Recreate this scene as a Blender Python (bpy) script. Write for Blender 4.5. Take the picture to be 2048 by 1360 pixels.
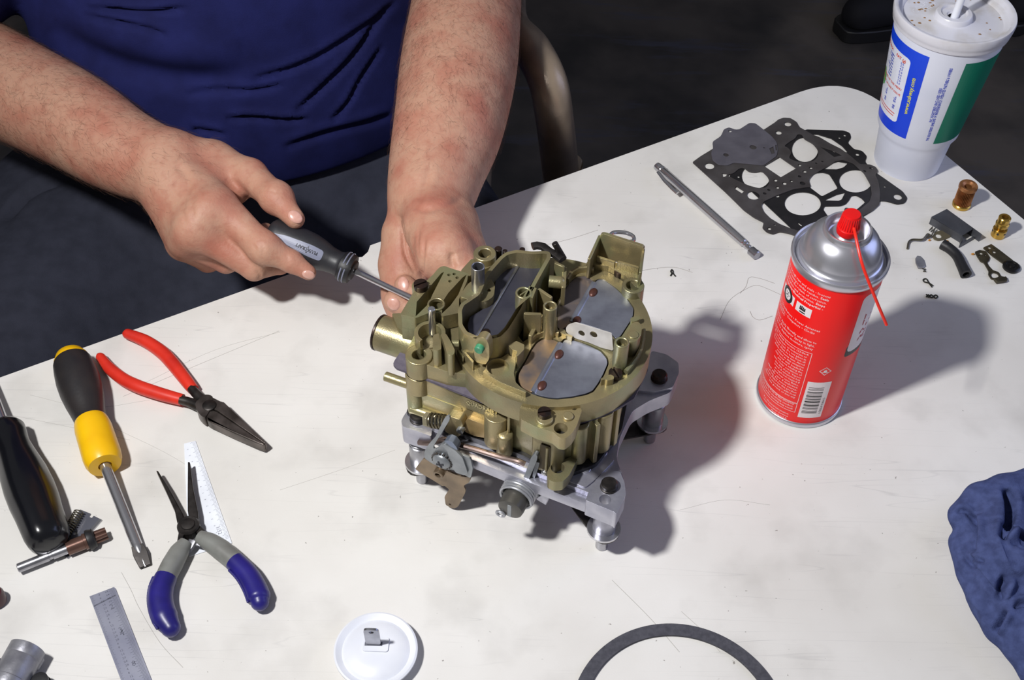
import bpy, bmesh, math, random
import numpy as np
from mathutils import Vector, Matrix
from mathutils.geometry import tessellate_polygon

for o in list(bpy.data.objects):
    bpy.data.objects.remove(o)
SC = bpy.context.scene
COL = SC.collection
PI = math.pi
random.seed(4)
RNG = np.random.default_rng(7)

# ---------------------------------------------------------------- camera
# metres; table top is z = 0, floor z = -0.74; the camera hangs 0.75 m above the table top
FPX, PITCH, ROLL, HCAM = 2449.4, 0.7308, -0.0221, 0.7475
_fwd = np.array([0, math.sin(PITCH), -math.cos(PITCH)])
_right = np.array([1., 0, 0])
_down = np.cross(_fwd, _right)
CR = math.cos(ROLL) * _right + math.sin(ROLL) * _down
CD = -math.sin(ROLL) * _right + math.cos(ROLL) * _down
CF = _fwd
CP = np.array([0, 0, HCAM])
cam = bpy.data.cameras.new('camera')
cam.sensor_width = 36
cam.lens = 36 * FPX / 2048
cam.clip_start = 0.02
camo = bpy.data.objects.new('camera', cam)
COL.objects.link(camo)
camo.matrix_world = Matrix(((CR[0], -CD[0], -CF[0], 0), (CR[1], -CD[1], -CF[1], 0), (CR[2], -CD[2], -CF[2], HCAM), (0, 0, 0, 1)))
SC.camera = camo

# ---------------------------------------------------------------- world, lights, exposure
SC.view_settings.view_transform = 'Standard'
SC.view_settings.look = 'None'
SC.view_settings.gamma = 1
SC.view_settings.use_curve_mapping = False
SC.view_settings.exposure = 0.0
wd = bpy.data.worlds.new('world')
SC.world = wd
wd.use_nodes = True
bg = wd.node_tree.nodes['Background']
bg.inputs[0].default_value = (0.95, 0.95, 1.0, 1)
bg.inputs[1].default_value = 0.145

def area_light(name, loc, target, size, power, col, shape='DISK', sy=None):
    l = bpy.data.lights.new(name, 'AREA')
    l.shape = shape
    l.size = size
    if sy: l.size_y = sy
    l.energy = power
    l.color = col
    o = bpy.data.objects.new(name, l)
    COL.objects.link(o)
    o.location = loc
    o.rotation_euler = (Vector(target) - Vector(loc)).to_track_quat('-Z', 'Y').to_euler()
    return o

lamp = area_light('work_lamp', (-0.45, 0.235, 0.97), (0.32, 0.86, 0.0), 0.08, 8.4, (1.0, 0.992, 0.985))
lamp.data.spread = 2.3
area_light('daylight_doorway', (1.9, 0.9, 0.9), (0.1, 0.6, 0.05), 1.2, 10, (0.48, 0.57, 1.0), 'RECTANGLE', 1.4)

# ---------------------------------------------------------------- helpers
def U(px, py, z=0.0):
    """point of the photograph taken back to the horizontal plane at height z"""
    d = (px - 1024) / FPX * CR + (py - 680) / FPX * CD + CF
    t = (z - HCAM) / d[2]
    return CP + t * d

def UPL(px, py, O, n):
    """the same, on the plane through O with normal n"""
    d = (px - 1024) / FPX * CR + (py - 680) / FPX * CD + CF
    t = np.dot(np.array(O) - CP, n) / np.dot(d, n)
    return CP + t * d

def scale_at(P):
    return FPX / np.dot(np.asarray(P) - CP, CF)

def proj(V):
    V = np.asarray(V) - CP
    w = V @ CF
    return np.stack([1024 + FPX * (V @ CR) / w, 680 + FPX * (V @ CD) / w], -1)

def cr(x0, y0, s, pts):
    return [(x0 + p[0] / s, y0 + p[1] / s) for p in pts]

def nrm(v):
    v = np.asarray(v, float)
    return v / np.linalg.norm(v)

def rnd(pts, r, n=4, closed=True):
    """round the corners of a polygon"""
    pts = [np.asarray(p, float) for p in pts]
    out = []
    N = len(pts)
    for i in range(N):
        p = pts[i]
        if not closed and i in (0, N - 1):
            out.append(p); continue
        a, b = pts[i - 1], pts[(i + 1) % N]
        la, lb = np.linalg.norm(a - p), np.linalg.norm(b - p)
        ra = min(r, la * .48); rb = min(r, lb * .48)
        A = p + (a - p) / max(la, 1e-9) * ra
        B = p + (b - p) / max(lb, 1e-9) * rb
        for k in range(n + 1):
            t = k / n
            out.append((1 - t) ** 2 * A + 2 * t * (1 - t) * p + t * t * B)
    return out

def spline(pts, n=8, closed=False):
    P = [np.asarray(p, float) for p in pts]
    N = len(P)
    out = []
    rng_ = range(N if closed else N - 1)
    for i in rng_:
        if closed:
            a, b, c, d = P[i - 1], P[i], P[(i + 1) % N], P[(i + 2) % N]
        else:
            b, c = P[i], P[i + 1]
            a = P[i - 1] if i > 0 else 2 * b - c
            d = P[i + 2] if i + 2 < N else 2 * c - b
        for k in range(n):
            t = k / n
            out.append(.5 * ((2 * b) + (c - a) * t + (2 * a - 5 * b + 4 * c - d) * t * t + (3 * b - a - 3 * c + d) * t ** 3))
    if not closed: out.append(P[-1])
    return out

def lin(c):
    return tuple(((x / 255) / 12.92 if x / 255 <= .04045 else ((x / 255 + .055) / 1.055) ** 2.4) for x in c)

class FR:
    """a frame: origin, two in-plane axes and the normal"""
    def __init__(s, O=(0, 0, 0), x=(1, 0, 0), y=(0, 1, 0)):
        s.O = np.array(O, float); s.x = nrm(x); y = np.array(y, float)
        y = y - s.x * np.dot(s.x, y); s.y = nrm(y); s.z = np.cross(s.x, s.y)
    def __call__(s, u, v, w=0.):
        return s.O + u * s.x + v * s.y + w * s.z
    def px(s, p):
        q = UPL(p[0], p[1], s.O, s.z) - s.O
        return (np.dot(q, s.x), np.dot(q, s.y))

WORLD = FR()

def axisframe(O, d):
    d = nrm(d)
    a = np.array([0, 0, 1.]) if abs(d[2]) < .9 else np.array([1., 0, 0])
    x = nrm(np.cross(a, d)); y = np.cross(d, x)
    return FR(O, x, y)

class MB:
    """collects solids into one mesh"""
    def __init__(s):
        s.v = []; s.f = []
    def add(s, V, F):
        b = len(s.v)
        s.v += [tuple(map(float, p)) for p in V]
        s.f += [tuple(i + b for i in f) for f in F]
        return s
    def prism(s, fr, outline, w0, w1, holes=()):
        loops = [list(outline)] + [list(h) for h in holes]
        flat = [p for l in loops for p in l]
        tris = tessellate_polygon([[Vector((p[0], p[1], 0)) for p in l] for l in loops])
        n = len(flat)
        V = [fr(p[0], p[1], w0) for p in flat] + [fr(p[0], p[1], w1) for p in flat]
        F = []
        for t in tris:
            F.append(tuple(t)); F.append(tuple(i + n for i in t))
        k = 0
        for l in loops:
            m = len(l)
            for i in range(m):
                a, b = k + i, k + (i + 1) % m
                F.append((a, b, b + n, a + n))
            k += m
        return s.add(V, F)
    def plate(s, px, z0, z1, holes=()):
        """solid whose top outline was read off the photograph at height z1"""
        conv = lambda l: [U(p[0], p[1], z1)[:2] for p in l]
        hs = []
        for h in holes:
            if len(h) == 3 and not hasattr(h[0], '__len__'):
                c = U(h[0], h[1], z1); hs.append([(c[0] + h[2] * math.cos(a), c[1] + h[2] * math.sin(a)) for a in np.linspace(0, 2 * PI, 25)[:-1]])
            else: hs.append(conv(h))
        return s.prism(WORLD, conv(px), z0, z1, hs)
    def vplate(s, px, fr, t, holes=()):
        """plate standing in frame fr, thickness t behind its face"""
        hs = []
        for h in holes:
            if len(h) == 3 and not hasattr(h[0], '__len__'):
                c = fr.px(h[:2]); hs.append([(c[0] + h[2] * math.cos(a), c[1] + h[2] * math.sin(a)) for a in np.linspace(0, 2 * PI, 21)[:-1]])
            else: hs.append([fr.px(p) for p in h])
        return s.prism(fr, [fr.px(p) for p in px], -t, 0, hs)
    def box(s, c, sx, sy, sz, fr=None):
        fr = fr or WORLD
        x, y = sx / 2, sy / 2
        g = FR(c, fr.x, fr.y)
        return s.prism(g, [(-x, -y), (x, -y), (x, y), (-x, y)], -sz / 2, sz / 2)
    def lathe(s, O, d, prof, n=32, cap=True):
        fr = axisframe(O, d)
        V = []; F = []
        for (r, h) in prof:
            for k in range(n):
                a = 2 * PI * k / n
                V.append(fr(r * math.cos(a), r * math.sin(a), h))
        m = len(prof)
        for i in range(m - 1):
            for k in range(n):
                F.append((i * n + k, i * n + (k + 1) % n, (i + 1) * n + (k + 1) % n, (i + 1) * n + k))
        if cap:
            F.append(tuple(range(n))); F.append(tuple((m - 1) * n + k for k in range(n)))
        return s.add(V, F)
    def cyl(s, a, b, r, r2=None, n=24):
        a = np.array(a, float); b = np.array(b, float)
        return s.lathe(a, b - a, [(r, 0), (r if r2 is None else r2, np.linalg.norm(b - a))], n)
    def pipe(s, a, b, r, ri, n=24):
        a = np.array(a, float); b = np.array(b, float); L = np.linalg.norm(b - a)
        return s.lathe(a, b - a, [(r, 0), (r, L), (ri, L), (ri, 0), (r, 0)], n, False)
    def zcyl(s, px, py, z0, z1, r, r2=None, n=24):
        """upright cylinder; its top centre is at pixel (px, py) on height z1"""
        c = U(px, py, z1)
        return s.lathe((c[0], c[1], z0), (0, 0, 1), [(r, 0), (r if r2 is None else r2, z1 - z0)], n)
    def zpipe(s, px, py, z0, z1, r, ri, n=24):
        c = U(px, py, z1)
        return s.pipe((c[0], c[1], z0), (c[0], c[1], z1), r, ri, n)
    def tube(s, path, rad, n=12, sx=1., cap=True, up=None, closed=False, sq=2.0):
        P = [np.asarray(p, float) for p in path]
        N = len(P)
        R_ = rad if hasattr(rad, '__len__') else [rad] * N
        V = []; F = []
        t0 = nrm(P[1] - P[0])
        u = np.array(up, float) if up is not None else (np.array([0, 0, 1.]) if abs(t0[2]) < .9 else np.array([1., 0, 0]))
        for i in range(N):
            if closed: t = nrm(P[(i + 1) % N] - P[i - 1])
            else: t = nrm(P[min(i + 1, N - 1)] - P[max(i - 1, 0)])
            u = u - t * np.dot(u, t)
            if np.linalg.norm(u) < 1e-6: u = np.cross(t, [1, 0, 0.3])
            u = nrm(u); w = np.cross(t, u)
            uu = nrm(np.array(up, float) - t * np.dot(up, t)) if up is not None else u
            ww = np.cross(t, uu)
            for k in range(n):
                a = 2 * PI * k / n
                ca, sa = math.cos(a), math.sin(a)
                if sq != 2.0:
                    ca = math.copysign(abs(ca) ** (2 / sq), ca); sa = math.copysign(abs(sa) ** (2 / sq), sa)
                V.append(P[i] + R_[i] * (ca * ww * sx + sa * uu))
        for i in range(N if closed else N - 1):
            j = (i + 1) % N
            for k in range(n):
                F.append((i * n + k, i * n + (k + 1) % n, j * n + (k + 1) % n, j * n + k))
        if cap and not closed:
            F.append(tuple(range(n))); F.append(tuple((N - 1) * n + k for k in range(n)))
        return s.add(V, F)
    def ball(s, c, rx, ry=None, rz=None, fr=None, n=16, m=10, lo=-PI / 2, hi=PI / 2):
        ry = ry or rx; rz = rz or rx
        fr = FR(c, (fr or WORLD).x, (fr or WORLD).y)
        V = []; F = []
        for i in range(m + 1):
            t = lo + (hi - lo) * i / m
            for k in range(n):
                a = 2 * PI * k / n
                V.append(fr(rx * math.cos(t) * math.cos(a), ry * math.cos(t) * math.sin(a), rz * math.sin(t)))
        for i in range(m):
            for k in range(n):
                F.append((i * n + k, i * n + (k + 1) % n, (i + 1) * n + (k + 1) % n, (i + 1) * n + k))
        F.append(tuple(range(n))); F.append(tuple(m * n + k for k in range(n)))
        return s.add(V, F)
    def build(s, name, mat, parent=None, bevel=0, smooth=True, ang=0.6, seg=2):
        me = bpy.data.meshes.new(name)
        me.from_pydata(s.v, [], s.f)
        bm = bmesh.new(); bm.from_mesh(me)
        bmesh.ops.remove_doubles(bm, verts=bm.verts, dist=1e-7)
        bmesh.ops.recalc_face_normals(bm, faces=bm.faces)
        bm.to_mesh(me); bm.free()
        return mkobj(name, me, mat, parent, bevel, smooth, ang, seg)

def mkobj(name, me, mat, parent=None, bevel=0, smooth=True, ang=0.6, seg=2):
    o = bpy.data.objects.new(name, me)
    COL.objects.link(o)
    if mat: me.materials.append(mat)
    if smooth:
        me.shade_smooth()
        if ang: me.set_sharp_from_angle(angle=ang)
    if bevel:
        b = o.modifiers.new('bevel', 'BEVEL')
        b.width = bevel; b.segments = seg; b.limit_method = 'ANGLE'; b.angle_limit = 0.7
        b.use_clamp_overlap = True
    if parent: attach(o, parent)
    return o

def attach(o, parent):
    o.parent = parent
    if parent.type == 'EMPTY':
        o.matrix_parent_inverse = Matrix.Translation(-parent.location)

def thing(name, label, cat, loc, group=None):
    o = bpy.data.objects.new(name, None)
    o.empty_display_size = .02
    COL.objects.link(o)
    o.location = [float(x) for x in loc]
    return tag(o, label, cat, group)

def tag(o, label, cat, group=None):
    o['label'] = label; o['category'] = cat
    if group: o['group'] = group
    return o

# ---------------------------------------------------------------- materials
def M(name, col, rough=.5, metal=0., bump=0., bscale=300., col2=None, vscale=40., vlo=.35, vhi=.65, spec=.5, coat=0., sss=0., aniso=None, vdet=4.):
    m = bpy.data.materials.new(name)
    m.use_nodes = True
    nt = m.node_tree
    b = nt.nodes['Principled BSDF']
    c = lin(col) + (1,)
    b.inputs['Base Color'].default_value = c
    b.inputs['Roughness'].default_value = rough
    b.inputs['Metallic'].default_value = metal
    b.inputs['Specular IOR Level'].default_value = spec
    if coat:
        b.inputs['Coat Weight'].default_value = coat; b.inputs['Coat Roughness'].default_value = .08
    if sss:
        b.inputs['Subsurface Weight'].default_value = sss
        b.inputs['Subsurface Radius'].default_value = (.006, .0022, .0012)
        b.inputs['Subsurface Scale'].default_value = 1.
    tc = nt.nodes.new('ShaderNodeTexCoord')
    src = tc.outputs['Object']
    if aniso:
        mp = nt.nodes.new('ShaderNodeMapping'); mp.inputs['Scale'].default_value = aniso
        nt.links.new(src, mp.inputs[0]); src = mp.outputs[0]
    n1 = nt.nodes.new('ShaderNodeTexNoise')
    n1.inputs['Scale'].default_value = vscale; n1.inputs['Detail'].default_value = vdet
    nt.links.new(src, n1.inputs['Vector'])
    r = nt.nodes.new('ShaderNodeValToRGB')
    r.color_ramp.elements[0].position = vlo; r.color_ramp.elements[1].position = vhi
    r.color_ramp.elements[0].color = c
    r.color_ramp.elements[1].color = (lin(col2) if col2 else tuple(x * .86 for x in c[:3])) + (1,)
    nt.links.new(n1.outputs['Fac'], r.inputs[0])
    nt.links.new(r.outputs[0], b.inputs['Base Color'])
    if bump:
        n2 = nt.nodes.new('ShaderNodeTexNoise')
        n2.inputs['Scale'].default_value = bscale; n2.inputs['Detail'].default_value = 3
        nt.links.new(src, n2.inputs['Vector'])
        bp = nt.nodes.new('ShaderNodeBump')
        bp.inputs['Strength'].default_value = min(bump, 1.); bp.inputs['Distance'].default_value = .0004
        nt.links.new(n2.outputs['Fac'], bp.inputs['Height'])
        nt.links.new(bp.outputs[0], b.inputs['Normal'])
    return m

# ---------------------------------------------------------------- text
def rrect(mb, fn, x0, z0, x1, z1, rx, rz, nx=24, nz=24, left=True, right=True):
    V = []; F = []
    zs = sorted(set(list(np.linspace(z0, z1, nz)) + [z0 + rz * k / 6 for k in range(7)] + [z1 - rz * k / 6 for k in range(7)]))
    for z in zs:
        d = max(0, 1 - min(z - z0, z1 - z) / rz); i = rx * (1 - math.sqrt(max(0, 1 - d * d)))
        a, b = x0 + (i if left else 0), x1 - (i if right else 0)
        V += [fn(a + (b - a) * k / nx, z) for k in range(nx + 1)]
    for j in range(len(zs) - 1):
        for k in range(nx):
            q = j * (nx + 1) + k; F.append((q, q + 1, q + nx + 2, q + nx + 1))
    mb.add(V, F)

def inset(pts, d):
    P = np.array(pts, float); n = len(P); out = []
    area = sum(P[i][0] * P[(i + 1) % n][1] - P[(i + 1) % n][0] * P[i][1] for i in range(n))
    s = 1 if area > 0 else -1
    for i in range(n):
        t = P[(i + 1) % n] - P[i - 1]; t = t / (np.linalg.norm(t) + 1e-12)
        out.append(tuple(P[i] + d * s * np.array([-t[1], t[0]])))
    return out

def text_tris(s, size, align='LEFT', bold=0.):
    c = bpy.data.curves.new('t', 'FONT')
    c.body = s; c.size = size; c.align_x = align; c.resolution_u = 1; c.offset = bold
    o = bpy.data.objects.new('t', c)
    me = bpy.data.meshes.new_from_object(o)
    V = [(v.co.x, v.co.y) for v in me.vertices]
    F = [tuple(p.vertices) for p in me.polygons]
    bpy.data.objects.remove(o); bpy.data.curves.remove(c); bpy.data.meshes.remove(me)
    return V, F

def put_text(mb, s, size, fn, x=0, y=0, align='LEFT', rot=0., bold=0., sxk=1.):
    V, F = text_tris(s, size, align, bold)
    ca, sa = math.cos(rot), math.sin(rot)
    mb.add([fn(x + ca * a * sxk - sa * b, y + sa * a * sxk + ca * b) for a, b in V], F)

def rect(mb, fn, x0, y0, x1, y1, nx=8, ny=1):
    V = []; F = []
    for j in range(ny + 1):
        for i in range(nx + 1):
            V.append(fn(x0 + (x1 - x0) * i / nx, y0 + (y1 - y0) * j / ny))
    for j in range(ny):
        for i in range(nx):
            a = j * (nx + 1) + i
            F.append((a, a + 1, a + nx + 2, a + nx + 1))
    mb.add(V, F)

def polyfill(mb, fn, pts, sub=0):
    """flat print with any outline laid on a curved face"""
    bm = bmesh.new()
    t = tessellate_polygon([[Vector((p[0], p[1], 0)) for p in pts]])
    vs = [bm.verts.new((p[0], p[1], 0)) for p in pts]
    for f in t: bm.faces.new([vs[i] for i in f])
    if sub:
        bmesh.ops.subdivide_edges(bm, edges=bm.edges, cuts=sub, use_grid_fill=True)
    bm.verts.index_update()
    mb.add([fn(v.co.x, v.co.y) for v in bm.verts], [tuple(v.index for v in f.verts) for f in bm.faces])
    bm.free()

# ---------------------------------------------------------------- organic solids: signed distance field -> surface net
class SDF:
    def __init__(s, lo, hi, h):
        s.lo = np.array(lo, float); s.h = h
        s.n = np.ceil((np.array(hi) - s.lo) / h).astype(int) + 1
        s.F = np.full(s.n, .05, np.float32)
    def _blk(s, a, b):
        i0 = np.clip(np.floor((a - s.lo) / s.h).astype(int), 0, s.n)
        i1 = np.clip(np.ceil((b - s.lo) / s.h).astype(int) + 1, 0, s.n)
        if (i1 <= i0).any(): return None, None
        ax = [s.lo[k] + s.h * np.arange(i0[k], i1[k], dtype=np.float32) for k in range(3)]
        sl = tuple(slice(i0[k], i1[k]) for k in range(3))
        return sl, np.meshgrid(*ax, indexing='ij', sparse=True)
    def _mix(s, sl, d, k, cut):
        A = s.F[sl]
        d = d.astype(np.float32)
        if cut:
            d = -d; h = np.clip(.5 - .5 * (d - A) / k, 0, 1)
            s.F[sl] = d * (1 - h) + A * h + k * h * (1 - h)
        else:
            h = np.clip(.5 + .5 * (d - A) / k, 0, 1)
            s.F[sl] = d * (1 - h) + A * h - k * h * (1 - h)
    def cone(s, a, b, ra, rb, k=.006, cut=False, flat=None):
        """round cone a->b; flat=(dir, factor) squeezes it along dir"""
        a = np.asarray(a, float); b = np.asarray(b, float)
        m = max(ra, rb) + k * 1.5 + 2 * s.h
        if flat and flat[1] > 1: m *= flat[1]
        sl, g = s._blk(np.minimum(a, b) - m, np.maximum(a, b) + m)
        if sl is None: return
        X, Y, Z = g
        ab = b - a; L2 = float(ab @ ab) + 1e-12
        px, py, pz = X - a[0], Y - a[1], Z - a[2]
        t = np.clip((px * ab[0] + py * ab[1] + pz * ab[2]) / L2, 0, 1)
        qx, qy, qz = px - t * ab[0], py - t * ab[1], pz - t * ab[2]
        sc = 1.
        if flat:
            n = nrm(flat[0]); f = flat[1]
            c = (qx * n[0] + qy * n[1] + qz * n[2]) * (1 / f - 1)
            qx, qy, qz = qx + c * n[0], qy + c * n[1], qz + c * n[2]
            sc = min(f, 1.)
        s._mix(sl, (np.sqrt(qx * qx + qy * qy + qz * qz) - (ra + t * (rb - ra))) * sc, k, cut)
    def chain(s, pts, k=.006, flat=None, cut=False):
        for (a, ra), (b, rb) in zip(pts[:-1], pts[1:]):
            s.cone(a, b, ra, rb, k, cut, flat)
    def ell(s, c, r, fr=None, k=.006, cut=False):
        fr = fr or WORLD
        c = np.asarray(c, float); m = max(r) + k * 1.5 + 2 * s.h
        sl, g = s._blk(c - m, c + m)
        if sl is None: return
        X, Y, Z = g[0] - c[0], g[1] - c[1], g[2] - c[2]
        q = [(X * e[0] + Y * e[1] + Z * e[2]) for e in (fr.x, fr.y, fr.z)]
        k0 = np.sqrt(sum((q[i] / r[i]) ** 2 for i in range(3)))
        k1 = np.sqrt(sum((q[i] / r[i] ** 2) ** 2 for i in range(3))) + 1e-9
        s._mix(sl, k0 * (k0 - 1) / k1, k, cut)
    def halfspace(s, p, n, k=.004):
        """keep only what lies behind the plane"""
        X, Y, Z = np.meshgrid(*[s.lo[i] + s.h * np.arange(s.n[i], dtype=np.float32) for i in range(3)], indexing='ij', sparse=True)
        n = nrm(n)
        d = (X - p[0]) * n[0] + (Y - p[1]) * n[1] + (Z - p[2]) * n[2]
        s.F = np.maximum(s.F, d.astype(np.float32))
    def mesh(s, relax=2):
        F = s.F
        F[0] = F[-1] = .05; F[:, 0] = F[:, -1] = .05; F[:, :, 0] = F[:, :, -1] = .05
        S = F < 0
        n = np.array(F.shape) - 1
        cnt = np.zeros(n, np.int8)
        for dx in (0, 1):
            for dy in (0, 1):
                for dz in (0, 1):
                    cnt += S[dx:dx + n[0], dy:dy + n[1], dz:dz + n[2]]
        act = (cnt > 0) & (cnt < 8)
        I = np.argwhere(act)
        idx = np.full(n, -1, np.int64); idx[act] = np.arange(len(I))
        acc = np.zeros((len(I), 3)); num = np.zeros(len(I))
        corners = [(a, b, c) for a in (0, 1) for b in (0, 1) for c in (0, 1)]
        for ca in corners:
            for ax in range(3):
                if ca[ax]: continue
                cb = list(ca); cb[ax] = 1
                fa = F[I[:, 0] + ca[0], I[:, 1] + ca[1], I[:, 2] + ca[2]]
                fb = F[I[:, 0] + cb[0], I[:, 1] + cb[1], I[:, 2] + cb[2]]
                m = (fa < 0) != (fb < 0)
                t = fa[m] / (fa[m] - fb[m])
                p = np.tile(np.array(ca, float), (m.sum(), 1)); p[:, ax] = t
                acc[m] += p; num[m] += 1
        V = s.lo + s.h * (I + acc / num[:, None])
        Q = []
        for ax in range(3):
            sa = [slice(None)] * 3; sb = [slice(None)] * 3
            sa[ax] = slice(0, -1); sb[ax] = slice(1, None)
            A = S[tuple(sa)]; B = S[tuple(sb)]
            E = np.argwhere(A != B)
            o1, o2 = [(1, 2), (2, 0), (0, 1)][ax]
            E = E[(E[:, o1] > 0) & (E[:, o2] > 0) & (E[:, o1] < n[o1]) & (E[:, o2] < n[o2])]
            sg = A[E[:, 0], E[:, 1], E[:, 2]]
            def cell(d1, d2):
                c = E.copy(); c[:, o1] += d1; c[:, o2] += d2
                return idx[c[:, 0], c[:, 1], c[:, 2]]
            q = np.stack([cell(-1, -1), cell(0, -1), cell(0, 0), cell(-1, 0)], 1)
            q[~sg] = q[~sg][:, ::-1]
            Q.append(q)
        Q = np.concatenate(Q)
        for _ in range(relax):
            V = smooth_v(V, Q, .5)
        return V, Q

def smooth_v(V, Q, f=.5):
    s = np.zeros_like(V); c = np.zeros(len(V))
    for i in range(4):
        a, b = Q[:, i], Q[:, (i + 1) % 4]
        for k in range(3):
            s[:, k] += np.bincount(a, V[b, k], len(V)) + np.bincount(b, V[a, k], len(V))
        c += np.bincount(a, minlength=len(V)) + np.bincount(b, minlength=len(V))
    return V + f * (s / np.maximum(c, 1)[:, None] - V)

def vnormals(V, Q):
    n = np.cross(V[Q[:, 2]] - V[Q[:, 0]], V[Q[:, 3]] - V[Q[:, 1]])
    N = np.zeros_like(V)
    for i in range(4):
        for k in range(3):
            N[:, k] += np.bincount(Q[:, i], n[:, k], len(V))
    return N / (np.linalg.norm(N, axis=1)[:, None] + 1e-12)

def seg_dist(P, line):
    """distance of 2D points to a polyline, with the signed side and the position along it"""
    best = np.full(len(P), 1e9); side = np.zeros(len(P)); tt = np.zeros(len(P))
    L = np.array(line, float); n = len(L) - 1
    for i in range(n):
        a, b = L[i], L[i + 1]; ab = b - a
        t = np.clip(((P - a) @ ab) / (ab @ ab), 0, 1)
        q = P - a - t[:, None] * ab
        d = np.hypot(q[:, 0], q[:, 1])
        m = d < best
        best[m] = d[m]; side[m] = np.sign(ab[0] * (P - a)[m, 1] - ab[1] * (P - a)[m, 0]); tt[m] = (i + t[m]) / n
    return best, side, tt

def fold(V, Q, lines, facing=.15):
    """press creases into a surface along lines read off the photograph: (points, depth m, width px, ridge)"""
    N = vnormals(V, Q)
    P = proj(V)
    ok = ((CP - V) * N).sum(1) / np.linalg.norm(CP - V, axis=1) > facing
    D = np.zeros(len(V))
    for pts, dep, w, ridge in lines:
        line = spline(pts, 6)
        lo = np.min(line, 0) - 6 * w; hi = np.max(line, 0) + 6 * w
        m = np.where(ok & (P[:, 0] > lo[0]) & (P[:, 0] < hi[0]) & (P[:, 1] > lo[1]) & (P[:, 1] < hi[1]))[0]
        if not len(m): continue
        d, sd, t = seg_dist(P[m], line)
        tap = np.sqrt(np.clip(np.minimum(t, 1 - t) * 5, 0, 1))
        x = d * sd
        D[m] += tap * dep * (-np.exp(-(x / w) ** 2) + ridge * np.exp(-((x + 2.0 * w) / (1.3 * w)) ** 2))
    return V + N * D[:, None]

def np_mesh(name, V, Q):
    me = bpy.data.meshes.new(name)
    me.vertices.add(len(V)); me.vertices.foreach_set('co', np.asarray(V, np.float32).ravel())
    k = Q.shape[1]
    me.loops.add(len(Q) * k); me.loops.foreach_set('vertex_index', Q.astype(np.int32).ravel())
    me.polygons.add(len(Q)); me.polygons.foreach_set('loop_start', np.arange(0, len(Q) * k, k, dtype=np.int32))
    me.update(calc_edges=True); me.validate()
    return me
# ---------------------------------------------------------------- setting: floor and table
def floor_mat():
    m = M('dark_concrete', (82, 76, 72), .6, bump=.6, bscale=60, col2=(46, 44, 45), vscale=5, vlo=.38, vhi=.62)
    nt = m.node_tree; b = nt.nodes['Principled BSDF']
    src = b.inputs['Base Color'].links[0].from_socket
    tc = [n for n in nt.nodes if n.type == 'TEX_COORD'][0]
    mp = nt.nodes.new('ShaderNodeMapping'); mp.inputs['Rotation'].default_value = (0, 0, .5); mp.inputs['Scale'].default_value = (1.2, 7, 1)
    nt.links.new(tc.outputs['Object'], mp.inputs[0])
    n = nt.nodes.new('ShaderNodeTexNoise'); n.inputs['Scale'].default_value = 2.4; n.inputs['Detail'].default_value = 8; n.inputs['Roughness'].default_value = .7
    nt.links.new(mp.outputs[0], n.inputs['Vector'])
    r = nt.nodes.new('ShaderNodeValToRGB'); r.color_ramp.elements[0].position = .56; r.color_ramp.elements[1].position = .74
    nt.links.new(n.outputs['Fac'], r.inputs[0])
    mx = nt.nodes.new('ShaderNodeMix'); mx.data_type = 'RGBA'
    nt.links.new(r.outputs[0], mx.inputs[0]); nt.links.new(src, mx.inputs[6])
    mx.inputs[7].default_value = lin((70, 72, 88)) + (1,)
    nt.links.new(mx.outputs[2], b.inputs['Base Color'])
    return m
mb = MB(); mb.box((0, 1.5, -.76), 7, 7, .04)
o = mb.build('floor', floor_mat(), smooth=False); o['kind'] = 'structure'
wallm = M('garage_wall', (120, 116, 110), .8, col2=(104, 100, 96), vscale=3)
for nm, c, sx, sy in (('wall_back', (0, 5.05, .55), 7.2, .1), ('wall_left', (-3.55, 1.5, .55), .1, 7.2)):
    o = MB().box(c, sx, sy, 2.6).build(nm, wallm, smooth=False); o['kind'] = 'structure'

YAW = 0.5216
TD = np.array([math.cos(YAW), math.sin(YAW), 0]); TN = np.array([math.sin(YAW), -math.cos(YAW), 0])   # along the back edge; towards the front
BL = U(0, 755)
_c1 = U(1893.5, 311.8)
tt = np.linalg.solve(np.array([[TD[0], -TN[0]], [TD[1], -TN[1]]]), (_c1 - BL)[:2])
CORNER = BL + tt[0] * TD
TFR = FR(CORNER, -TD, -TN)       # x away from the corner along the back edge, y away from the table (so the table lies at y < 0)

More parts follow.
